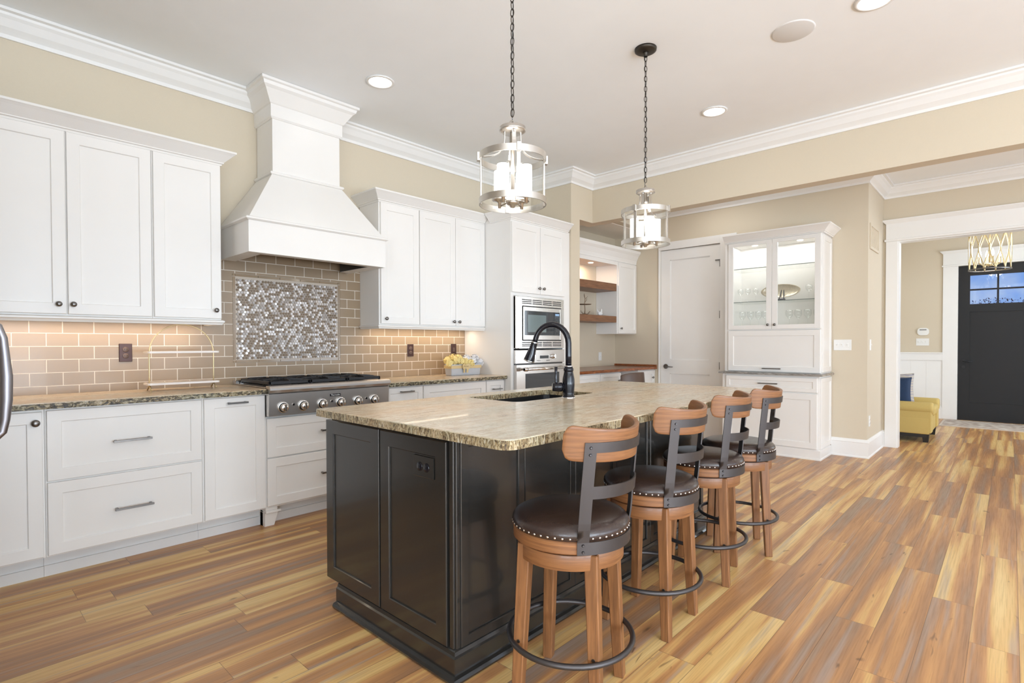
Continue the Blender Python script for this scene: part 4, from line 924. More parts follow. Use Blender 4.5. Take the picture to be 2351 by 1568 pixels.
# outlet on the island end
outlet(0, 0, 'black double outlet on the near end panel of the island', M=FX(IX0-0.012, 1.612, 0.742), w=0.124, h=0.080, pm=M_BLACK, rm=M_GLOSSBLK, name='wall_outlet', horiz=True, n=1)

# =================================================================== STOOLS
def make_stool():
    t = thing('bar_stool', 'tmp', 'bar stool', (0, 0, 0), 'bar stools along the island')
    # legs: outer corner (hx) at floor and at apron
    hb, ht, w, zt = 0.139, 0.1165, 0.040, 0.533
    for sx_, sy_ in ((-1, -1), (1, -1), (1, 1), (-1, 1)):
        b = NB(); c0, c1 = Vector((sx_*hb, sy_*hb)), Vector((sx_*ht, sy_*ht)); h0, h1 = w*0.45, w*0.56
        frustum(b, (c0.x-h0, c0.y-h0), (c0.x+h0, c0.y+h0), 0.0, (c1.x-h1, c1.y-h1), (c1.x+h1, c1.y+h1), zt)
        bmesh.ops.bevel(b, geom=list(b.edges), offset=0.003, segments=1, affect='EDGES')
        lg = part('leg', b, M_STOOLV, t)
        d = Vector((sx_, sy_)).normalized(); zb_ = 0.205; cc = c0.lerp(c1, zb_/zt)
        b = NB(); cyl(b, (cc.x+sx_*h0*0.9, cc.y+sy_*0.0, zb_), (cc.x+sx_*(h0+0.004), cc.y, zb_), 0.006, seg=8); part('bolt', b, M_CHAIN, lg)
    b = NB(); ra = 0.183; lathe(b, [(ra-0.02, 0.530), (ra-0.02, 0.483), (ra-0.001, 0.483), (ra, 0.485), (ra, 0.531), (ra-0.001, 0.533), (0.03, 0.533)], seg=56, cap=False); o_ = part('apron_ring', b, M_STOOLH, t, smooth='auto')
    b = NB(); lathe(b, [(0.17, 0.533), (0.17, 0.541), (0, 0.541)], seg=36, cap=False); part('swivel_plate', b, M_SHADOW, t)
    b = NB(); rs = 0.2; lathe(b, [(0.03, 0.5415), (rs-0.006, 0.5405), (rs-0.001, 0.545), (rs-0.001, 0.578), (rs-0.006, 0.583), (0, 0.583)], seg=64, cap=False); seat = part('seat_base', b, M_STOOLH, t, smooth='auto')
    b = NB(); lathe(b, [(0, 0.5825), (rs-0.004, 0.5825), (rs+0.001, 0.588), (rs+0.003, 0.600), (rs, 0.611), (rs-0.010, 0.622), (rs-0.030, 0.631), (rs-0.08, 0.637), (0.05, 0.639), (0, 0.6395)], seg=56, cap=False); part('cushion', b, M_LEATHER, t, smooth=True)
    b = NB()
    for k in range(52):
        a = 2*PI*k/52; A = Matrix.Translation((math.cos(a)*(rs+0.001), math.sin(a)*(rs+0.001), 0.5925)) @ Matrix.Rotation(a, 4, 'Z') @ Matrix.Rotation(PI/2, 4, 'Y')
        lathe(b, [(0.0042, 0), (0.0034, 0.002), (0, 0.0032)], (0, 0, 0), 8, A, cap=False)
    part('nailhead_trim', b, M_CHROME, t)
    # foot ring
    b = NB(); R2 = 0.214; tube(b, [(R2*math.cos(2*PI*k/48), R2*math.sin(2*PI*k/48), 0.198) for k in range(48)], 0.0095, 10, True); part('foot_ring', b, M_STRAP, t)
    # metal back frame: follows a cylinder about the seat axis; lean back with height
    T = 0.005
    def lean(z): return 0.0 if z < 0.58 else 0.034*((z-0.58)/0.36)**1.15
    def strap(b, phis, zlo, zhi, rad):
        """curved plate: phis list of angles (deg, -90 = back), zlo/zhi functions"""
        outer, inner = [], []
        for ph in phis:
            a = math.radians(ph)
            for lst, off in ((outer, T), (inner, 0)):
                row = []
                for z in (zlo(ph), zhi(ph)):
                    r_ = rad(z)+off; row.append(b.verts.new((math.cos(a)*r_, math.sin(a)*r_-lean(z)*1.0, z)))
                lst.append(row)
        n_ = len(phis)
        for i in range(n_-1):
            b.faces.new((outer[i][0], outer[i+1][0], outer[i+1][1], outer[i][1])); b.faces.new((inner[i][1], inner[i+1][1], inner[i+1][0], inner[i][0]))
            b.faces.new((outer[i][1], outer[i+1][1], inner[i+1][1], inner[i][1])); b.faces.new((outer[i+1][0], outer[i][0], inner[i][0], inner[i+1][0]))
        b.faces.new((outer[0][0], outer[0][1], inner[0][1], inner[0][0])); b.faces.new((outer[-1][1], outer[-1][0], inner[-1][0], inner[-1][1]))
    lin = lambda a, c, n_: [a+(c-a)*i/n_ for i in range(n_+1)]
    PH = 44
    b = NB(); strap(b, lin(-90-PH-5.3, -90+PH+5.3, 20), lambda p: 0.543, lambda p: 0.583, lambda z: rs); part('seat_band', b, M_STRAP, t, smooth='auto')
    def RB(z): return rs+0.001 if z < 0.585 else rs+0.001+0.004*min(1, (z-0.585)/0.05)
    for s in (-1, 1):
        b = NB(); zz = lin(0.5832, 0.8679, 14)
        hw = 5.3
        for z0_, z1_ in zip(zz, zz[1:]):
            a0 = -90+s*PH
            strap(b, [a0-hw, a0, a0+hw], lambda p: z0_, lambda p: z1_, RB)
        bmesh.ops.remove_doubles(b, verts=b.verts, dist=1e-4)
        up_ = part('back_upright', b, M_STRAP, t, smooth='auto')
        for z in (0.553, 0.574, 0.862, 0.884):
            b = NB(); a = math.radians(-90+s*PH); r_ = RB(z)+T; cyl(b, (math.cos(a)*r_, math.sin(a)*r_-lean(z), z), (math.cos(a)*(r_+0.0035), math.sin(a)*(r_+0.0035)-lean(z), z), 0.005, 0.003, seg=10); part('rivet', b, M_STRAP, up_)
    b = NB(); strap(b, lin(-90-PH+5.3, -90+PH-5.3, 18), lambda p: 0.722+0.0*p, lambda p: 0.762, lambda z: RB(z)); part('cross_band', b, M_STRAP, t, smooth='auto')
    b = NB(); strap(b, lin(-90-PH-5.3, -90+PH+5.3, 20), lambda p: 0.868, lambda p: 0.900, lambda z: RB(z)); part('top_band', b, M_STRAP, t, smooth='auto')
    # bent wood back rest: inside the uprights, wider, rounded ends
    b = NB(); nP, nZ = 40, 10; tk = 0.016; grid_o, grid_i = [], []
    PW = 69
    for i in range(nP+1):
        u = -1+2*i/nP; a = math.radians(-90+u*PW); e = abs(u)
        rr_ = 1.0 if e < 0.86 else math.sqrt(max(0, 1-((e-0.86)/0.14)**2))
        zc_, hh = 0.888+0.012*e*e, 0.056*(0.42+0.58*rr_)*(1.0-0.06*(1-e))
        lo_, hi_ = zc_-hh, zc_+hh*(0.86+0.14*e)
        ro, ri = [], []
        for j in range(nZ+1):
            z = lo_+(hi_-lo_)*j/nZ; R0 = RB(z)-0.0005+0.006*e*e*0
            L = lean(z)
            ro.append(b.verts.new((math.cos(a)*R0, math.sin(a)*R0-L*(1.0), z))); ri.append(b.verts.new((math.cos(a)*(R0-tk), math.sin(a)*(R0-tk)-L, z)))
        grid_o.append(ro); grid_i.append(ri)
    for i in range(nP):
        for j in range(nZ):
            b.faces.new((grid_o[i][j], grid_o[i+1][j], grid_o[i+1][j+1], grid_o[i][j+1])); b.faces.new((grid_i[i][j+1], grid_i[i+1][j+1], grid_i[i+1][j], grid_i[i][j]))
        b.faces.new((grid_o[i][nZ], grid_o[i+1][nZ], grid_i[i+1][nZ], grid_i[i][nZ])); b.faces.new((grid_i[i][0], grid_i[i+1][0], grid_o[i+1][0], grid_o[i][0]))
    for i in (0, nP):
        for j in range(nZ): b.faces.new((grid_o[i][j], grid_o[i][j+1], grid_i[i][j+1], grid_i[i][j]))
    bmesh.ops.recalc_face_normals(b, faces=b.faces)
    o_ = part('backrest', b, M_STOOLH, t, smooth=True, bevel=0.003); return t
stool = make_stool()
STOOLS = [((1.50, 1.122), 17, 2, 'nearest wooden swivel bar stool with dark leather seat, at the near end of the island'),
          ((2.133, 1.158), 3, 3, 'second wooden bar stool from the viewer, between the nearest stool and the third'),
          ((2.756, 1.190), 13, 5, 'third wooden bar stool from the viewer, beside the farthest stool'),
          ((3.240, 1.185), 31, 8, 'farthest wooden bar stool, at the hutch end of the island')]
SWIV = ('seat_base', 'cushion', 'nailhead_trim', 'seat_band', 'back_upright', 'cross_band', 'top_band', 'backrest')
for i, ((x, y), base, seat, lab) in enumerate(STOOLS):
    o = stool if i == 0 else dup(stool, (0, 0, 0))
    o.location = (x, y, 0); o.rotation_euler = (0, 0, math.radians(base)); o['label'] = lab
    for ch in o.children:
        if ch.name.split('.')[0] in SWIV: ch.rotation_euler = (0, 0, math.radians(seat-base))

# =================================================================== PENDANTS
def make_pendant(x, y, rot, label, chain_top):
    t = thing('pendant_light', label, 'pendant light', (x, y, 1.80), 'lantern pendants over the island')
    C = Matrix.Translation((x, y, 0)) @ Matrix.Rotation(math.radians(rot), 4, 'Z')
    RR, zu, zl = 0.150, 2.030, 1.836; hb = 0.014
    b = NB(); lathe(b, [(0, 3.026), (0.052, 3.028), (0.066, 3.036), (0.068, 3.0495), (0, 3.0495)], (0, 0, 0), 32, C, cap=False); lathe(b, [(0.012, 3.0), (0.014, 3.018), (0.02, 3.028), (0, 3.028)], (0, 0, 0), 16, C, cap=False); part('ceiling_canopy', b, M_CHAIN, t)
    b = NB(); z = 3.0; k = 0
    while z > 2.215:
        pts = []
        for q in range(12):
            a = 2*PI*q/12; u, v = 0.0085*math.cos(a), 0.019*math.sin(a)
            pts.append((u if k % 2 else 0, 0 if k % 2 else u, z-0.012+v))
        tube(b, pts, 0.0021, 6, True, C); z -= 0.0315; k += 1
    part('chain', b, M_CHAIN, t)
    b = NB(); tube(b, [(0.004*math.sin(zz*9), 0.004*math.cos(zz*9), 3.0-zz) for zz in [i*0.03 for i in range(28)]], 0.0018, 6, False, C); part('cord', b, M_STEELD, t)
    b = NB(); tube(b, [(0.024*math.cos(PI*q/10), 0, 2.166+0.030*math.sin(PI*q/10)) for q in range(11)], 0.003, 8, False, C); part('hanging_loop', b, M_NICKEL, t)
    b = NB(); lathe(b, [(0, 2.168), (0.056, 2.168), (0.058, 2.166), (0.058, 2.156), (0.0595, 2.154), (0.0595, 2.151), (0.055, 2.149), (0.050, 2.145), (0, 2.145)], (0, 0, 0), 36, C, cap=False); lathe(b, [(0.011, 2.146), (0.011, 2.10), (0.016, 2.098), (0.016, 2.085), (0.009, 2.08), (0.009, 1.84)], (0, 0, 0), 14, C); part('top_hub', b, M_NICKEL, t)
    for k in range(4):
        a = k*PI/2+PI/4; A = C @ Matrix.Rotation(a, 4, 'Z')
        b = NB(); pts = []
        for q in range(13):
            s = q/12; pts.append((0.036+(RR-0.002-0.036)*s**3.0, 0, 2.146-(2.146-zu)*(1-(1-s)**1.8)))
        tube(b, pts, 0, M=A, flat=(0.017, 0.003)); cyl(b, (0.036, 0, 2.135), (0.036, 0, 2.15), 0.005, seg=8, M=A); part('arm', b, M_NICKEL, t)
    for zc_, nm in ((zu, 'upper_ring'), (zl, 'lower_ring')):
        b = NB(); lathe(b, [(RR-0.004, zc_-hb), (RR, zc_-hb), (RR, zc_+hb), (RR-0.004, zc_+hb), (RR-0.004, zc_-hb)], (0, 0, 0), 64, C, smooth=False, cap=False); part(nm, b, M_NICKEL, t, smooth='auto')
    for k in range(4):
        A = C @ Matrix.Rotation(k*PI/2+PI/4, 4, 'Z')
        b = NB(); box(b, (RR-0.010, -0.0085, zl-hb), (RR-0.004, 0.0085, zu+hb), 0.0005, A); box(b, (RR-0.004, -0.010, zu-0.02), (RR+0.010, 0.010, zu+0.018), 0.001, A); part('post', b, M_NICKEL, t)
    # clear glass drum inside the rings
    b = NB(); lathe(b, [(RR-0.012, zl-hb+0.004), (RR-0.012, zu+hb-0.004)], (0, 0, 0), 48, C, cap=False); part('glass_drum', b, M_PANE, t)
    b = NB(); lathe(b, [(0, 1.812), (0.010, 1.812), (0.012, 1.820), (0.024, 1.824), (0.030, 1.830), (0.030, 1.838), (0.018, 1.846), (0.016, 1.862), (0, 1.862)], (0, 0, 0), 24, C, cap=False); part('bottom_hub', b, M_NICKEL, t)
    for k in range(4):
        a = k*PI/2; A = C @ Matrix.Rotation(a, 4, 'Z'); rc = 0.072
        b = NB(); cyl(b, (0.012, 0, 1.842), (rc, 0, 1.828), 0.004, seg=8, M=A); lathe(b, [(0, 1.820), (0.007, 1.820), (0.008, 1.842), (0.016, 1.848), (0.034, 1.853), (0.036, 1.860), (0.020, 1.860), (0, 1.860)], (rc, 0, 0), 20, A, cap=False); ar = part('candle_arm', b, M_NICKEL, t)
        b = NB(); lathe(b, [(0.027, 1.861), (0.0275, 1.99), (0.0265, 1.99), (0.026, 1.863)], (rc, 0, 0), 24, A, cap=False); lathe(b, [(0, 1.862), (0.0255, 1.862), (0.0255, 1.985), (0.018, 1.975), (0, 1.972)], (rc, 0, 0), 20, A, 1, cap=False); part('candle_glass', b, [M_STEM, M_CANDLE], ar)
    l = bpy.data.lights.new('pendant_glow', 'POINT'); l.energy = 6; l.color = (1, 0.95, 0.88); l.shadow_soft_size = 0.05
    o = bpy.data.objects.new('pendant_glow', l); COL.objects.link(o); o.location = (x, y, 1.955)
    return t
make_pendant(1.757, 1.632, 8, 'nearer brushed nickel lantern pendant over the island, hung from the top edge of the photo', 3.05)
make_pendant(3.047, 1.690, 49, 'farther brushed nickel lantern pendant over the island, its round ceiling canopy in view', 3.05)

# =================================================================== THINGS ON THE WORKTOPS
# two-tier stand
t = thing('tiered_stand', 'gold arched two-tier stand with white shelves on the left worktop', 'tiered stand', (1.08, 3.91, 0.915))
b = NB(); y_ = 3.91; xa, xb = 0.892, 1.258; r_ = (xb-xa)/2; pts = [(xa, y_, 0.945), (xa, y_, 1.0), (xa, y_, 1.08), (xa, y_, 1.148)]
pts += [((xa+xb)/2-r_*math.cos(PI*k/20), y_, 1.148+0.185*math.sin(PI*k/20)) for k in range(21)] + [(xb, y_, 1.08), (xb, y_, 1.0), (xb, y_, 0.945)]
tube(b, pts, 0.004, 8); part('arch_frame', b, M_GOLD, t)
for x in (xa, xb):
    b = NB(); tube(b, [(x, y_-0.048, 0.9200), (x, y_-0.02, 0.938), (x, y_, 0.949), (x, y_+0.02, 0.938), (x, y_+0.048, 0.9200)], 0.0045, 8); part('foot', b, M_GOLD, t)
for z in (0.953, 1.150):
    b = NB(); poly_prism(b, rrect(xa-0.022, y_-0.062, xb+0.022, y_+0.062, 0.02, 5), z, z+0.012); part('shelf', b, M_MARBLE, t)
# flower box
t = thing('flower_arrangement', 'tin planter of yellow and white hydrangeas with a gold bow, beside the oven tower', 'flowers', (3.47, 3.88, 0.902))
rz = math.radians(-7); MFl = Matrix.Translation((3.468, 3.885, 0.903)) @ Matrix.Rotation(rz, 4, 'Z')
b = NB(); frustum(b, (-0.165, -0.052), (0.165, 0.052), 0, (-0.175, -0.062), (0.175, 0.062), 0.105, MFl); bmesh.ops.bevel(b, geom=list(b.edges), offset=0.004, segments=2, affect='EDGES'); part('planter', b, M_ZINC, t)
b = NB(); box(b, (-0.1765, -0.064, 0.066), (0.1765, 0.064, 0.095), 0.001, MFl); rb_ = part('ribbon_band', b, M_RIBBON, t)
for s in (-1, 1):
    b = NB(); tube(b, [Vector((-0.015, -0.068, 0.085))+Vector((s*0.035*math.sin(a), -0.012*abs(math.sin(a)), 0.018*math.sin(2*a))) for a in [PI*k/10 for k in range(11)]], 0, M=MFl, flat=(0.003, 0.022)); part('bow_loop', b, M_RIBBON, t)
    b = NB(); tube(b, [(-0.015, -0.069, 0.083), (-0.015+s*0.02, -0.073, 0.055), (-0.015+s*0.018, -0.070, 0.025)], 0, M=MFl, flat=(0.002, 0.02)); part('bow_tail', b, M_RIBBON, t)
rnd = random.Random(11)
def blossom(c, r, m):
    b = NB()
    for k in range(70):
        u, v = rnd.random()*2-1, rnd.random()*2*PI; q = math.sqrt(1-u*u); n_ = Vector((q*math.cos(v), q*math.sin(v), u))
        if n_.z < -0.6: continue
        p = Vector(c)+n_*r*rnd.uniform(0.82, 1.0); s1 = n_.cross(Vector((0.3, 0.2, 1))).normalized(); s2 = n_.cross(s1); a0 = rnd.random()*PI
        for w_ in range(4):
            a = a0+w_*PI/2; d = s1*math.cos(a)+s2*math.sin(a); e = s1*math.cos(a+PI/2)+s2*math.sin(a+PI/2); L = 0.013
            vs = [b.verts.new(p), b.verts.new(p+d*L*0.7+e*L*0.45+n_*0.003), b.verts.new(p+d*L*1.15+n_*0.005), b.verts.new(p+d*L*0.7-e*L*0.45+n_*0.003)]
            b.faces.new(vs)
    lathe(b, [(0, -r*0.8), (r*0.6, -r*0.55), (r*0.82, 0), (r*0.6, r*0.55), (0, r*0.8)], c, 10, cap=False)
    b.transform(MFl); part('flower_head', b, m, t)
for i, (x, y, z, r, c) in enumerate([(-0.165, -0.02, 0.118, 0.045, 0), (-0.105, -0.035, 0.142, 0.046, 0), (-0.05, -0.03, 0.132, 0.044, 0), (-0.09, 0.03, 0.158, 0.045, 0), (-0.03, 0.035, 0.155, 0.042, 0), (0.005, -0.035, 0.122, 0.040, 0), (0.065, -0.04, 0.112, 0.036, 0),
        (0.055, 0.02, 0.148, 0.045, 1), (0.10, -0.02, 0.140, 0.043, 1), (0.15, 0.015, 0.148, 0.046, 1), (0.185, -0.02, 0.115, 0.040, 1), (-0.155, 0.03, 0.14, 0.04, 0)]): blossom((x, y, z), r, M_PETW if c else M_PETY)

# =================================================================== REFRIGERATOR (handle enters the frame at the left)
t = thing('refrigerator', 'steel refrigerator past the left edge, only its curved pull handle in view', 'refrigerator', (-0.4, 2.05, 0))
b = NB(); box(b, (-0.93, 1.58, 0.05), (0.02, 2.52, 2.10), 0.004); box(b, (-0.90, 1.62, 0), (-0.05, 2.48, 0.05)); part('fridge_body', b, M_STEEL, t)
b = NB(); box(b, (0.021, 1.585, 0.12), (0.065, 2.515, 0.78), 0.004); part('freezer_drawer', b, M_STEEL, t)
for a, c in ((1.585, 2.046), (2.052, 2.515)):
    b = NB(); box(b, (0.021, a, 0.79), (0.065, c, 2.09), 0.004); dr = part('fridge_door', b, M_STEEL, t)
    if c > 2.3:
        b = NB(); yh = 2.20; ctl = [(0.066, 1.275), (0.10, 1.275), (0.122, 1.26), (0.132, 1.225), (0.136, 1.17), (0.139, 1.11), (0.138, 1.04), (0.134, 0.98), (0.128, 0.945), (0.11, 0.925), (0.085, 0.917), (0.066, 0.917)]
        tube(b, [(x, yh, z) for x, z in ctl], [0.010, 0.010, 0.0105, 0.011, 0.012, 0.0145, 0.0145, 0.012, 0.011, 0.0105, 0.010, 0.010], 16); part('door_handle', b, M_FRIDGE, dr)
# =================================================================== DESK NOOK
YN = 4.13; YNC = 3.80; MN = FY(0, YNC, 0)
t = thing('wall_cabinet', 'slim white wall cabinet beside the wooden shelves in the desk nook', 'cabinet', (6.34, YNC, 1.33))
b = NB(); box(b, (6.105, YNC, 1.330), (XN-0.002, YN-0.002, 2.30), 0.001); part('cabinet_body', b, M_WHITE, t)
front(t, 'door', MN, 6.118, 1.338, 6.572, 2.27, 0.05, hw=('knob', 6.165, 1.403))
bm = NB(); box(bm, (4.79, YNC+0.004, 2.24), (6.105, YN-0.002, 2.30)); box(bm, (4.79, YNC, 2.24), (XN-0.002, YNC+0.02, 2.305)) if False else None
sweep(bm, [(4.79, YNC), (XN-0.0025, YNC)], [(-0.02, 0), (0.012, 0), (0.014, 0.02), (0.02, 0.05), (0.05, 0.11), (0.075, 0.14), (0.08, 0.16), (0.08, 0.175), (-0.02, 0.175)], 2.2805)
box(bm, (4.79, YNC-0.004, 2.232), (6.104, YNC+0.02, 2.2802))
solo('nook_valance', bm, M_WHITE, 'white lit valance and crown over the desk nook shelves', 'moulding', (5.7, YNC, 2.24))
bm = NB(); lathe(bm, [(0, 2.234), (0.03, 2.234), (0.034, 2.2395)], (5.72, 3.95, 0), 20, cap=False); solo('puck_light', bm, M_LED, 'small round puck light under the nook valance', 'light', (5.72, 3.95, 2.236))
area('puck_glow', (5.72, 3.95, 2.228), (0, 0, 0), 0.06, 0.06, 5.5, WARM, 'DISK'); area('puck_glow', (5.2, 3.95, 2.228), (0, 0, 0), 0.06, 0.06, 5.5, WARM, 'DISK')
for z0, z1, lab in ((1.890, 1.985, 'upper chunky brown wooden floating shelf in the desk nook'), (1.478, 1.560, 'lower chunky brown wooden floating shelf, holding the small figurines')):
    bm = NB(); box(bm, (4.79, 3.795, z0), (6.085, YN-0.002, z1), 0.002); solo('floating_shelf', bm, M_SHELFW, lab, 'shelf', (5.4, 3.95, z0))
# figurines on the lower shelf
t = thing('branch_figurine', 'bronze branch-shaped figurine on the lower nook shelf', 'figurine', (5.56, 3.93, 1.5605))
b = NB(); bx, by, bz = 5.56, 3.93, 1.5605
lathe(b, [(0, 0), (0.05, 0), (0.045, 0.008), (0.02, 0.02), (0, 0.022)], (bx, by, bz), 16, cap=False)
tube(b, [(bx, by, bz+0.015), (bx+0.006, by, bz+0.07), (bx-0.004, by, bz+0.14), (bx+0.008, by, bz+0.20), (bx-0.012, by, bz+0.27)], [0.008, 0.007, 0.006, 0.005, 0.003], 8)
for (z, dx_, dz_) in ((0.20, 0.05, 0.04), (0.16, 0.035, 0.05), (0.22, -0.03, 0.03)): tube(b, [(bx, by, bz+z), (bx+dx_*0.5, by-0.005, bz+z+dz_*0.4), (bx+dx_, by-0.01, bz+z+dz_)], [0.004, 0.0035, 0.002], 6)
part('branch', b, M_BRASSY, t)
b = NB(); lathe(b, [(0, 0.128), (0.075, 0.132), (0.09, 0.139), (0.07, 0.137), (0, 0.133)], (bx, by, bz), 24, cap=False); part('dish', b, M_BRASSY, t)
for s in (-1, 1):
    b = NB(); tube(b, [(bx+s*0.02, by, bz+0.012), (bx+s*0.07, by-0.01, bz+0.02), (bx+s*0.10, by-0.01, bz+0.05)], [0.004, 0.003, 0.002], 6)
    for k in range(3): lathe(b, [(0, -0.008), (0.008, 0), (0, 0.008)], (bx+s*(0.05+0.022*k), by-0.01, bz+0.02+0.014*k), 8, cap=False)
    part('leaf_spray', b, M_BRASSY, t)
t = thing('bird_figurine', 'small white bird figurine by the shelf end in the nook', 'figurine', (5.86, 3.90, 1.5605))
b = NB(); bx, by = 5.86, 3.90
A = Matrix.Translation((bx, by, bz+0.032)) @ Matrix.Diagonal((1.5, 0.9, 1.0, 1)); lathe(b, [(0, -0.031), (0.022, -0.026), (0.030, 0), (0.022, 0.022), (0, 0.028)], (0, 0, 0), 16, A, cap=False)
tube(b, [(bx+0.02, by, bz+0.04), (bx+0.028, by, bz+0.07), (bx+0.022, by, bz+0.092)], [0.016, 0.012, 0.011], 10); tube(b, [(bx+0.022, by, bz+0.09), (bx+0.05, by, bz+0.088)], [0.008, 0.001], 8)
tube(b, [(bx-0.03, by, bz+0.04), (bx-0.06, by, bz+0.06), (bx-0.07, by, bz+0.09)], [0.012, 0.008, 0.002], 8); part('bird_body', b, M_CER, t, smooth=True)
bm = NB(); lathe(bm, [(0, 0), (0.05, 0), (0.056, 0.03), (0.045, 0.12), (0.03, 0.20), (0.022, 0.23), (0, 0.231)], (5.245, 3.86, 1.5605), 24, cap=False)
solo('white_vase', bm, M_CER, 'white vase half hidden by the nook corner on the lower shelf', 'vase', (5.245, 3.86, 1.5605))
outlet(6.20, 1.027, 'white outlet plate on the wall above the wooden desk', M=FY(6.20, YN, 1.027), pm=M_WPLATE, rm=M_WPLATE, toggle=True, cat='outlet')
# desk
t = thing('desk_worktop', 'reddish wood built-in desk top in the nook with a low side upstand', 'desk top', (5.7, 3.8, 0.862))
b = NB(); poly_prism(b, [(4.79, 3.475), (XN-0.002, 3.475), (XN-0.002, YN-0.002), (4.79, YN-0.002)], 0.860, 0.893, 0, 1, bev=0.003); part('top', b, [M_DESKW, M_DESKE], t)
b = NB(); box(b, (XN-0.020, 3.475, 0.8932), (XN-0.002, YN-0.003, 0.918), 0.001); part('upstand', b, M_DESKE, t)
MDk = FY(0, 3.52, 0)
def desk_cab(x0, x1, lab, kn):
    t = thing('desk_cabinet', lab, 'cabinet', ((x0+x1)/2, 3.52, 0)); b = NB(); box(b, (x0, 3.52, 0.10), (x1, YN-0.02, 0.8595)); part('cabinet_body', b, M_WHITE, t)
    b = NB(); box(b, (x0, 3.58, 0), (x1, YN-0.02, 0.10)); part('toe_kick', b, M_TOE, t)
    front(t, 'drawer', MDk, x0+0.005, 0.64, x1-0.005, 0.845, 0.045, hw=('knob', kn, 0.75)); front(t, 'door', MDk, x0+0.005, 0.11, x1-0.005, 0.63)
desk_cab(4.80, 5.27, 'white desk cabinet left of the brown chair in the nook, nearest the corner', 5.02); desk_cab(5.272, 5.72, 'white desk cabinet just behind the brown chair back', 5.66)
desk_cab(6.16, XN-0.003, 'white desk cabinet right of the brown chair, against the side wall', 6.5)
# chair
t = thing('desk_chair', 'brown curved-back chair facing the nook desk, seen over the island', 'chair', (5.45, 3.15, 0))
ch = (5.285, 3.225)
b = NB(); go, gi = [], []
for i in range(25):
    a = math.radians(-90-62+124*i/24); ro, ri = [], []; e = abs(i-12)/12
    for j in range(9):
        q = j/8; z = 0.50+q*(0.385-0.03*e**3); R0 = 0.275-0.03*q
        ro.append(b.verts.new((ch[0]+R0*math.cos(a), ch[1]+R0*math.sin(a), z))); ri.append(b.verts.new((ch[0]+(R0-0.03)*math.cos(a), ch[1]+(R0-0.03)*math.sin(a), z)))
    go.append(ro); gi.append(ri)
for i in range(24):
    for j in range(8):
        b.faces.new((go[i][j], go[i+1][j], go[i+1][j+1], go[i][j+1])); b.faces.new((gi[i][j+1], gi[i+1][j+1], gi[i+1][j], gi[i][j]))
    b.faces.new((go[i][8], go[i+1][8], gi[i+1][8], gi[i][8])); b.faces.new((gi[i][0], gi[i+1][0], go[i+1][0], go[i][0]))
for i in (0, 24):
    for j in range(8): b.faces.new((go[i][j], go[i][j+1], gi[i][j+1], gi[i][j]))
bmesh.ops.recalc_face_normals(b, faces=b.faces); part('backrest', b, M_CHAIRB, t, smooth=True, bevel=0.006)
b = NB(); lathe(b, [(0, 0.44), (0.20, 0.44), (0.23, 0.455), (0.23, 0.48), (0.20, 0.505), (0, 0.51)], (ch[0], ch[1], 0), 32, cap=False); part('seat', b, M_CHAIRB, t, smooth=True)
for sx_, sy_ in ((-1, -1), (1, -1), (1, 1), (-1, 1)):
    b = NB(); cyl(b, (ch[0]+sx_*0.21, ch[1]+sy_*0.21, 0), (ch[0]+sx_*0.14, ch[1]+sy_*0.14, 0.445), 0.013, 0.018); part('leg', b, M_STOOLV, t)

# =================================================================== HUTCH
HX, HU = 6.13, 6.20; HY0, HY1 = 1.425, 2.415
ML, MUH = FX(HX, HY1, 0), FX(HU, HY1, 0); HW = HY1-HY0
t = thing('hutch_base_cabinet', 'white lower hutch cabinet with a long drawer under the grey counter', 'cabinet', (HX, 1.92, 0))
b = NB(); box(b, (HX, HY0, 0.0), (XN-0.003, HY1, 0.862), 0.001); part('cabinet_body', b, M_WHITE, t)
front(t, 'drawer', ML, 0.045, 0.692, HW-0.018, 0.842, 0.04, hw=('pull', 0.40, 0.60, 0.769)); front(t, 'door', ML, 0.045, 0.112, HW-0.018, 0.678, 0.062)
b = NB(); shaker(b, 0.44, 0.73, FNY(XN-0.004, HY0, 0.112) if False else Matrix(((1, 0, 0, HX+0.006), (0, -1, 0, HY0), (0, 0, 1, 0.112), (0, 0, 0, 1))), 0.045, 0.014); part('side_panel', b, M_WHITE, t)
b = NB(); sweep(b, [(HX, HY1), (HX, HY0), (XN-0.023, HY0)], [(0, 0), (0.018, 0), (0.018, 0.014), (0.012, 0.02), (0.012, 0.098), (0.004, 0.106), (0, 0.106)], 0); part('base_moulding', b, M_WHITE, t)
bm = NB(); poly_prism(bm, [(6.085, 1.392), (XN-0.002, 1.392), (XN-0.002, 2.448), (6.085, 2.448)], 0.8625, 0.885, 0, 0, bev=0.004)
solo('hutch_counter', bm, M_GRANG, 'thin grey stone counter between the upper and lower hutch', 'worktop', (6.3, 1.92, 0.8625))
t = thing('hutch_display_cabinet', 'white upper hutch with two lit glass doors above a flip-up panel', 'display cabinet', (HU, 1.92, 0.886))
b = NB(); HT = 2.338; bk = XN-0.003
box(b, (HU, HY0, 0.8855), (bk, HY0+0.02, HT)); box(b, (HU, HY1-0.045, 0.8855), (bk, HY1, HT)); box(b, (HU, HY0+0.02, HT-0.02), (bk, HY1-0.045, HT)); box(b, (HU, HY0+0.02, 1.345), (bk, HY1-0.045, 1.365)); box(b, (bk-0.012, HY0+0.02, 0.8855), (bk, HY1-0.045, HT-0.02)); box(b, (HU, HY0+0.02, 0.8855), (bk, HY1-0.045, 0.90))
part('cabinet_body', b, M_WHITE, t)
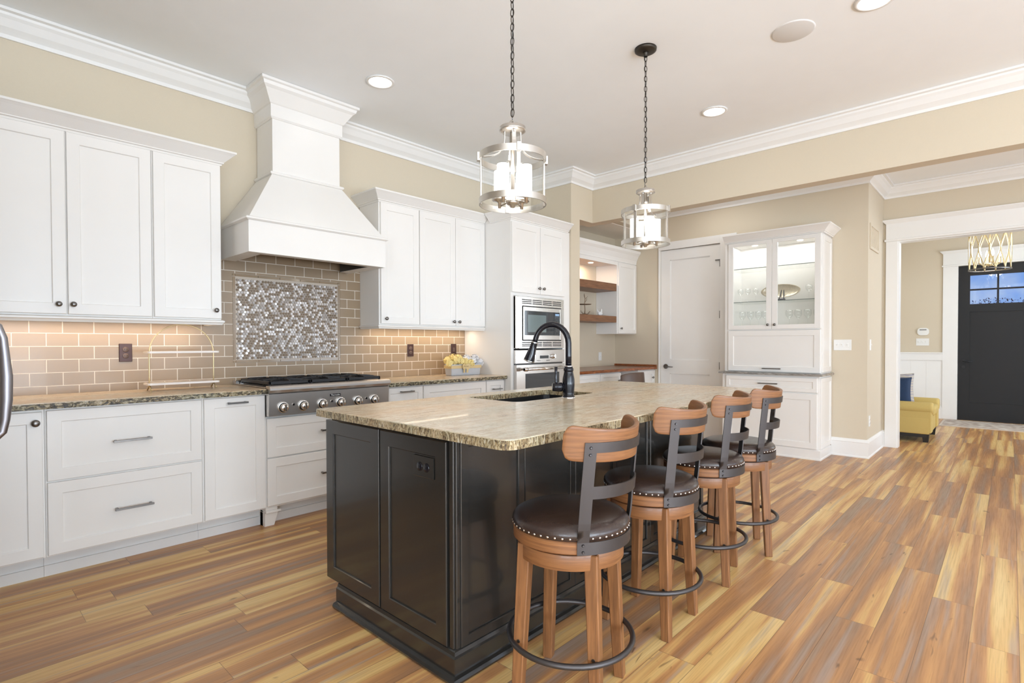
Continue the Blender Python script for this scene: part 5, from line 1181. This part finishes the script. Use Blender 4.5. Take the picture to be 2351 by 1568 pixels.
for (a, c, kx_) in ((0.042, 0.508, 0.475), (0.512, HW-0.008, 0.545)):
    b = NB(); z0, z1, st = 1.358, 2.332, 0.055
    for p, q in (((a, z0), (a+st, z1)), ((c-st, z0), (c, z1)), ((a+st, z0), (c-st, z0+st-0.01)), ((a+st, z1-0.04), (c-st, z1))): box(b, (p[0], 0, p[1]), (q[0], 0.02, q[1]), 0.001, MUH)
    d = part('glass_door', b, M_WHITE, t)
    b = NB(); box(b, (a+st, 0.006, z0+st-0.01), (c-st, 0.009, z1-0.04), 0, MUH); part('glass_pane', b, M_PANE, d)
    b = NB(); knob(b, kx_, 1.404, MUH); part('door_knob', b, M_KNOB, d, smooth=True)
front(t, 'flip_up_panel', MUH, 0.042, 0.892, HW-0.008, 1.343, 0.058, hw=('pull', 0.42, 0.61, 0.927))
b = NB(); shaker(b, 0.36, 1.42, Matrix(((1, 0, 0, HU+0.012), (0, -1, 0, HY0), (0, 0, 1, 0.90), (0, 0, 0, 1))), 0.05, 0.012); part('side_panel', b, M_WHITE, t)
for z in (1.661, 2.036):
    b = NB(); box(b, (HU+0.012, HY0+0.021, z), (bk-0.013, HY1-0.046, z+0.008)); box(b, (HU+0.0105, HY0+0.021, z), (HU+0.012, HY1-0.046, z+0.008), 0, None, 1); part('glass_shelf', b, [M_SHELFG, M_SHELFE], t)
bm = NB(); sweep(bm, [(HU-0.002, HY1+0.005), (HU-0.002, HY0-0.012), (XN-0.003, HY0-0.012)], KP, 2.3385); box(bm, (HU+0.01, HY0, 2.3385), (XN-0.003, HY1, 2.42))
part('crown', bm, M_WHITE, t)
area('hutch_glow', (6.38, 2.15, 2.312), (0, 0, 0), 0.25, 0.35, 5, (1, 0.98, 0.95)); area('hutch_glow', (6.38, 1.68, 2.312), (0, 0, 0), 0.25, 0.35, 5, (1, 0.98, 0.95))
for y, sd in ((1.68, 'right'), (2.15, 'left')):
    bm = NB(); lathe(bm, [(0, 2.312), (0.028, 2.312), (0.032, 2.3175)], (6.38, y, 0), 20, cap=False)
    solo('cabinet_light', bm, M_LED, f'round puck light inside the top of the hutch behind its {sd} glass door', 'light', (6.38, y, 2.312), 'puck lights inside the hutch')
# platter on an easel
t = thing('oval_platter', 'hammered silver oval platter standing on a small grey easel in the hutch', 'platter', (6.33, 1.85, 1.6692))
b = NB(); A = Matrix.Translation((6.335, 1.858, 1.773)) @ Matrix.Rotation(math.radians(12), 4, 'Y') @ Matrix.Rotation(-PI/2, 4, 'Y') @ Matrix.Diagonal((0.385, 1, 1, 1))
lathe(b, [(0, -0.004), (0.165, 0.0), (0.180, 0.010), (0.200, 0.014), (0.203, 0.018), (0.200, 0.020), (0.178, 0.016), (0.160, 0.006), (0, 0.002)], (0, 0, 0), 56, A, cap=False); part('platter', b, M_PLAT, t, smooth=True)
b = NB()
for s in (-1, 1): tube(b, [(6.288, 1.84+s*0.028, 1.672), (6.300, 1.84+s*0.02, 1.700), (6.345, 1.84+s*0.01, 1.80)], 0.005, 8); tube(b, [(6.345, 1.84, 1.80), (6.40, 1.84, 1.672)], 0.004, 8)
box(b, (6.283, 1.80, 1.6694), (6.305, 1.88, 1.690), 0.004); part('easel', b, M_EASEL, t)
# stemware
def stem(h, rb, hb, lab, cat='wine glass'):
    t = NB(); prof = [(rb*0.8, 0.0), (rb*0.75, 0.002), (0.004, 0.006), (0.003, 0.012), (0.003, h-hb), (0.010, h-hb+0.006), (rb*0.85, h-hb*0.62), (rb, h-hb*0.35), (rb*0.86, h), (rb*0.86-0.0012, h), (rb-0.0012, h-hb*0.35), (rb*0.83, h-hb*0.60), (0.006, h-hb+0.010), (0, h-hb+0.010)]
    lathe(t, prof, (0, 0, 0), 20, cap=False); me = bpy.data.meshes.new('wine_glass'); t.to_mesh(me); t.free(); me.materials.append(M_STEM); return me
meA, meB = stem(0.16, 0.034, 0.075, ''), stem(0.20, 0.040, 0.10, '')
rows = [(1.6695, meA, [1.505, 1.59, 2.05, 2.14, 2.23, 2.315], 'glasses on the middle hutch shelf', 'clear stemmed glass on the hutch shelf with the platter'),
        (1.3655, meB, [1.52, 1.61, 1.70, 1.79, 2.03, 2.12, 2.21, 2.30], 'glasses on the hutch floor', 'clear tall stemmed glass in the bottom of the lit hutch'),
        (2.0445, meB, [1.51, 1.60, 1.69, 1.78, 2.05, 2.15, 2.26], 'glasses on the top hutch shelf', 'clear tall stemmed glass on the top glass shelf of the hutch')]
rr2 = random.Random(5)
for z, me, ys, grp, lab in rows:
    for i, y in enumerate(ys):
        for xk in (6.40,):
            if z < 1.7 and z > 1.5 and 1.63 < y < 2.06 : continue
            o = bpy.data.objects.new('wine_glass', me); COL.objects.link(o); o.location = (xk+rr2.uniform(-0.012, 0.012), y+rr2.uniform(-0.008, 0.008), z)
            o['label'] = lab; o['category'] = 'wine glass'; o['group'] = grp
# plates on the walls
outlet(0, 0, 'white triple switch plate on the wall right of the hutch', M=FX(XN, 1.315, 1.182), w=0.165, h=0.115, pm=M_WPLATE, rm=M_WPLATE, toggle=True, n=3, name='light_switch', cat='switch')
outlet(0, 0, 'white switch plate on the return wall below the air vent', M=FY(6.72, YR, 1.182), pm=M_WPLATE, rm=M_WPLATE, toggle=True, name='light_switch', cat='switch')
outlet(0, 0, 'white outlet low on the return wall above the baseboard', M=FY(6.70, YR, 0.378), pm=M_WPLATE, rm=M_WPLATE, cat='outlet')
t = thing('air_vent', 'beige louvred air vent high on the return wall', 'vent', (6.86, YR, 2.33))
b = NB(); M = FY(0, YR, 0); vx0, vx1, vz0, vz1 = 6.66, 7.13, 2.19, 2.46
for a, c in (((vx0, vz0), (vx0+0.03, vz1)), ((vx1-0.03, vz0), (vx1, vz1)), ((vx0+0.03, vz0), (vx1-0.03, vz0+0.03)), ((vx0+0.03, vz1-0.03), (vx1-0.03, vz1))): box(b, (a[0], 0, a[1]), (c[0], 0.012, c[1]), 0.002, M)
part('vent_frame', b, M_WALL, t)
b = NB()
for k in range(1, 5): x = vx0+0.03+(vx1-vx0-0.06)*k/5; box(b, (x-0.010, 0, vz0+0.03), (x+0.010, 0.008, vz1-0.03), 0, M)
box(b, (vx0+0.03, 0, vz0+0.03), (vx1-0.03, 0.002, vz1-0.03), 0, M)
part('vent_louvres', b, M_WALL, t)

# =================================================================== FOYER
t = thing('thermostat', 'white rounded thermostat on the foyer wall above the switches', 'thermostat', (XF, 1.038, 1.38))
b = NB(); A = FX(XF, 1.038, 1.382); poly_prism(b, rrect(-0.075, -0.058, 0.075, 0.058, 0.045, 6), 0, 0.025, M=A @ Matrix(((1, 0, 0, 0), (0, 0, 1, 0), (0, 1, 0, 0), (0, 0, 0, 1))), bev=0.005); part('thermostat_case', b, M_WPLATE, t)
b = NB(); box(b, (-0.045, 0.0252, 0.022), (0.045, 0.0262, 0.037), 0, A); part('display', b, M_KNOB, t)
outlet(0, 0, 'white triple switch plate on the foyer wall under the thermostat', M=FX(XF, 1.045, 1.215), w=0.168, h=0.115, pm=M_WPLATE, rm=M_WPLATE, toggle=True, n=3, name='light_switch', cat='switch')
# picture frame edge on the left foyer wall
t = thing('picture_frame', 'thin white framed picture seen edge-on on the left foyer wall', 'picture', (9.6, 1.42, 1.7))
A = Matrix(((1, 0, 0, 9.35), (0, -1, 0, 1.4295), (0, 0, 1, 1.26), (0, 0, 0, 1)))
b = NB(); w, h = 0.75, 0.95
for a, c in (((0, 0), (0.035, h)), ((w-0.035, 0), (w, h)), ((0.035, 0), (w-0.035, 0.035)), ((0.035, h-0.035), (w-0.035, h))): box(b, (a[0], 0, a[1]), (c[0], 0.03, c[1]), 0.003, A)
part('frame', b, M_WPLATE, t)
b = NB(); box(b, (0.035, 0.002, 0.035), (w-0.035, 0.012, h-0.035), 0, A); part('print', b, M_ART, t)
# rug
t = thing('entry_rug', 'greige patterned rug lying before the front door', 'rug', (10.2, -0.2, 0))
b = NB(); box(b, (9.92, -1.05, 0.0005), (10.70, 0.735, 0.008), 0.002); part('rug_pile', b, M_RUG, t)
b = NB()
for a, c in (((9.895, -1.075), (9.92, 0.76)), ((10.70, -1.075), (10.725, 0.76)), ((9.92, 0.735), (10.70, 0.76)), ((9.92, -1.075), (10.70, -1.05))): box(b, (a[0], a[1], 0.0004), (c[0], c[1], 0.009))
part('rug_border', b, M_RUGB, t)
# armchair, facing -Y
t = thing('armchair', 'mustard yellow rolled-arm armchair half hidden by the foyer casing', 'armchair', (8.5, 1.0, 0))
def soft(b, a, c, bev, M=None): box(b, a, c, bev, M, seg=4)
ax0, ax1, ay0, ay1 = 8.07, 8.97, 0.675, 1.40
b = NB(); soft(b, (ax0+0.01, ay0+0.03, 0.10), (ax1-0.01, ay1, 0.30), 0.015); part('seat_frame', b, M_YELLOW, t, smooth=True)
for x0, x1 in ((ax0, ax0+0.20), (ax1-0.20, ax1)):
    b = NB(); soft(b, (x0+0.012, ay0+0.012, 0.115), (x1-0.012, ay1-0.02, 0.40), 0.012); A = Matrix.Translation(((x0+x1)/2, ay0, 0.408)) @ Matrix.Rotation(-PI/2, 4, 'X')
    lathe(b, [(0.0, 0), (0.085, 0.0), (0.100, 0.012), (0.102, 0.03), (0.102, ay1-ay0-0.03), (0.09, ay1-ay0-0.01), (0, ay1-ay0-0.01)], (0, 0, 0), 28, A @ Matrix.Diagonal((1, 0.72, 1, 1)), cap=False); part('arm', b, M_YELLOW, t, smooth=False)
b = NB(); soft(b, (ax0+0.19, ay0-0.005, 0.302), (ax1-0.19, ay1-0.16, 0.42), 0.04); part('seat_cushion', b, M_YELLOW, t, smooth=True)
b = NB(); soft(b, (ax0+0.03, ay1-0.19, 0.30), (ax1-0.03, ay1, 0.78), 0.07); part('backrest', b, M_YELLOW, t, smooth=True)
for x in (ax0+0.07, ax1-0.07):
    for y in (ay0+0.07, ay1-0.07):
        b = NB(); frustum(b, (x-0.025, y-0.025), (x+0.025, y+0.025), 0, (x-0.035, y-0.035), (x+0.035, y+0.035), 0.10); part('leg', b, M_BLKLEG, t)
b = NB(); box(b, (ax0+0.03, ay0+0.06, 0.06), (ax1-0.03, ay1-0.03, 0.101)); part('base_frame', b, M_BLKLEG, t)
def pillow(nm, lab, c, s, tk, tilt, rz_, m):
    b = NB(); n_ = 14; top, bot = [], []
    for i in range(n_+1):
        rt_, rb_ = [], []
        for j in range(n_+1):
            u, v = -1+2*i/n_, -1+2*j/n_; k = (1-u**4)*(1-v**4); pin = 1-0.07*(abs(u)*abs(v))
            # pinch the sides inwards between the corners
            x, z = u*s/2*(1-0.08*(1-v*v))*1.0, v*s/2*(1-0.08*(1-u*u))
            y = tk/2*max(0, k)**0.45
            rt_.append(b.verts.new((x, y, z))); rb_.append(b.verts.new((x, -y, z)) if 0 < i < n_ and 0 < j < n_ else rt_[-1])
        top.append(rt_); bot.append(rb_)
    for i in range(n_):
        for j in range(n_): b.faces.new((top[i][j], top[i+1][j], top[i+1][j+1], top[i][j+1])); b.faces.new((bot[i][j+1], bot[i+1][j+1], bot[i+1][j], bot[i][j]))
    bmesh.ops.recalc_face_normals(b, faces=b.faces)
    b.transform(Matrix.Translation(c) @ Matrix.Rotation(math.radians(rz_), 4, 'Z') @ Matrix.Rotation(math.radians(tilt), 4, 'X'))
    return solo(nm, b, m, lab, 'pillow', c, smooth=True)
pillow('throw_pillow', 'light striped throw pillow leaning behind the navy one on the yellow chair', (8.46, 1.10, 0.610), 0.42, 0.14, -17, -78, M_PILL)
pillow('throw_pillow', 'navy blue velvet throw pillow on the yellow armchair', (8.325, 1.09, 0.590), 0.37, 0.12, -15, -83, M_NAVY)
# chandelier in the foyer
cx_, cy_ = 9.2, 0.208
t = thing('foyer_chandelier', 'pale gold open drum chandelier with candle bulbs before the front door', 'chandelier', (cx_, cy_, 2.13))
for z in (2.14, 2.66):
    b = NB(); lathe(b, [(0.205, z-0.008), (0.211, z-0.008), (0.211, z+0.008), (0.205, z+0.008), (0.205, z-0.008)], (cx_, cy_, 0), 48, cap=False); part('ring', b, M_KNOB if z < 2.3 else M_GOLD, t)
for k in range(12):
    for s in (-1, 1):
        b = NB(); pts = []
        for q in range(15):
            u = q/14; a = 2*PI*k/12+s*0.26*(0.5+0.5*math.cos(2*PI*u)); r_ = 0.206
            pts.append((cx_+r_*math.cos(a), cy_+r_*math.sin(a), 2.145+0.51*u))
        tube(b, pts, 0.006, 6); part('curved_rod', b, M_GOLD, t)
b = NB(); cyl(b, (cx_, cy_, 2.20), (cx_, cy_, ZF), 0.008); lathe(b, [(0, ZF-0.03), (0.06, ZF-0.03), (0.065, ZF-0.001)], (cx_, cy_, 0), 24, cap=False); lathe(b, [(0, 2.18), (0.02, 2.185), (0.035, 2.2), (0.02, 2.22), (0, 2.225)], (cx_, cy_, 0), 20, cap=False)
for k in range(4): a = k*PI/2+0.4; cyl(b, (cx_, cy_, 2.66), (cx_+0.206*math.cos(a), cy_+0.206*math.sin(a), 2.66), 0.005, seg=8)
part('centre_stem', b, M_GOLD, t)
for k in range(4):
    a = k*PI/2+0.3; x, y = cx_+0.10*math.cos(a), cy_+0.10*math.sin(a)
    b = NB(); tube(b, [(cx_, cy_, 2.20), ((x+cx_)/2, (y+cy_)/2, 2.185), (x, y, 2.215)], 0.005, 8); lathe(b, [(0, 2.215), (0.024, 2.222), (0.010, 2.228), (0.011, 2.30), (0, 2.30)], (x, y, 0), 14, cap=False); ar = part('candle_arm', b, M_GOLD, t)
    b = NB(); lathe(b, [(0, 2.30), (0.010, 2.305), (0.019, 2.335), (0.013, 2.365), (0.003, 2.395), (0, 2.398)], (x, y, 0), 14, cap=False); part('candle_bulb', b, M_CANDLE, ar, smooth=True)
l = bpy.data.lights.new('chandelier_glow', 'POINT'); l.energy = 22; l.color = (1, 0.93, 0.84); l.shadow_soft_size = 0.1
o = bpy.data.objects.new('chandelier_glow', l); COL.objects.link(o); o.location = (cx_, cy_, 2.45)
# shrub outside the door
rnd = random.Random(21); t = thing('porch_shrub', 'dark leafy shrub top seen through the lower door panes', 'shrub', (12.4, 0.3, 0))
b = NB()
for k in range(1100):
    c = Vector((12.4+rnd.uniform(-0.3, 0.3), 0.20+rnd.gauss(0, 0.30), 1.50+rnd.uniform(0, 0.55)*max(0.2, 1-abs(rnd.gauss(0, 0.5))))); c.z = min(c.z, 1.93+rnd.uniform(-0.03, 0.03))
    d = Vector((rnd.uniform(-1, 1), rnd.uniform(-1, 1), rnd.uniform(-0.2, 1))).normalized(); s = d.cross(Vector((0.2, 0.5, 1))).normalized()*0.010; L = 0.042
    vs = [b.verts.new(c), b.verts.new(c+d*L*0.5+s), b.verts.new(c+d*L), b.verts.new(c+d*L*0.5-s)]; b.faces.new(vs)
part('foliage', b, M_LEAF, t)
b = NB()
for k in range(14): a = k*0.45; tube(b, [(12.4, 0.25, 0.9), (12.4+0.1*math.cos(a), 0.25+0.15*math.sin(a), 1.3), (12.4+0.22*math.cos(a), 0.25+0.42*math.sin(a), 1.78)], [0.012, 0.008, 0.003], 6)
cyl(b, (12.4, 0.25, 0.0), (12.4, 0.25, 0.95), 0.03); part('stems', b, M_BLKLEG, t)
bm = NB(); box(bm, (11.2, -6, -0.12), (20, 7, -0.001)); struct('floor_porch', bm, mat('porch_concrete', (0.35, 0.35, 0.34), 0.8))
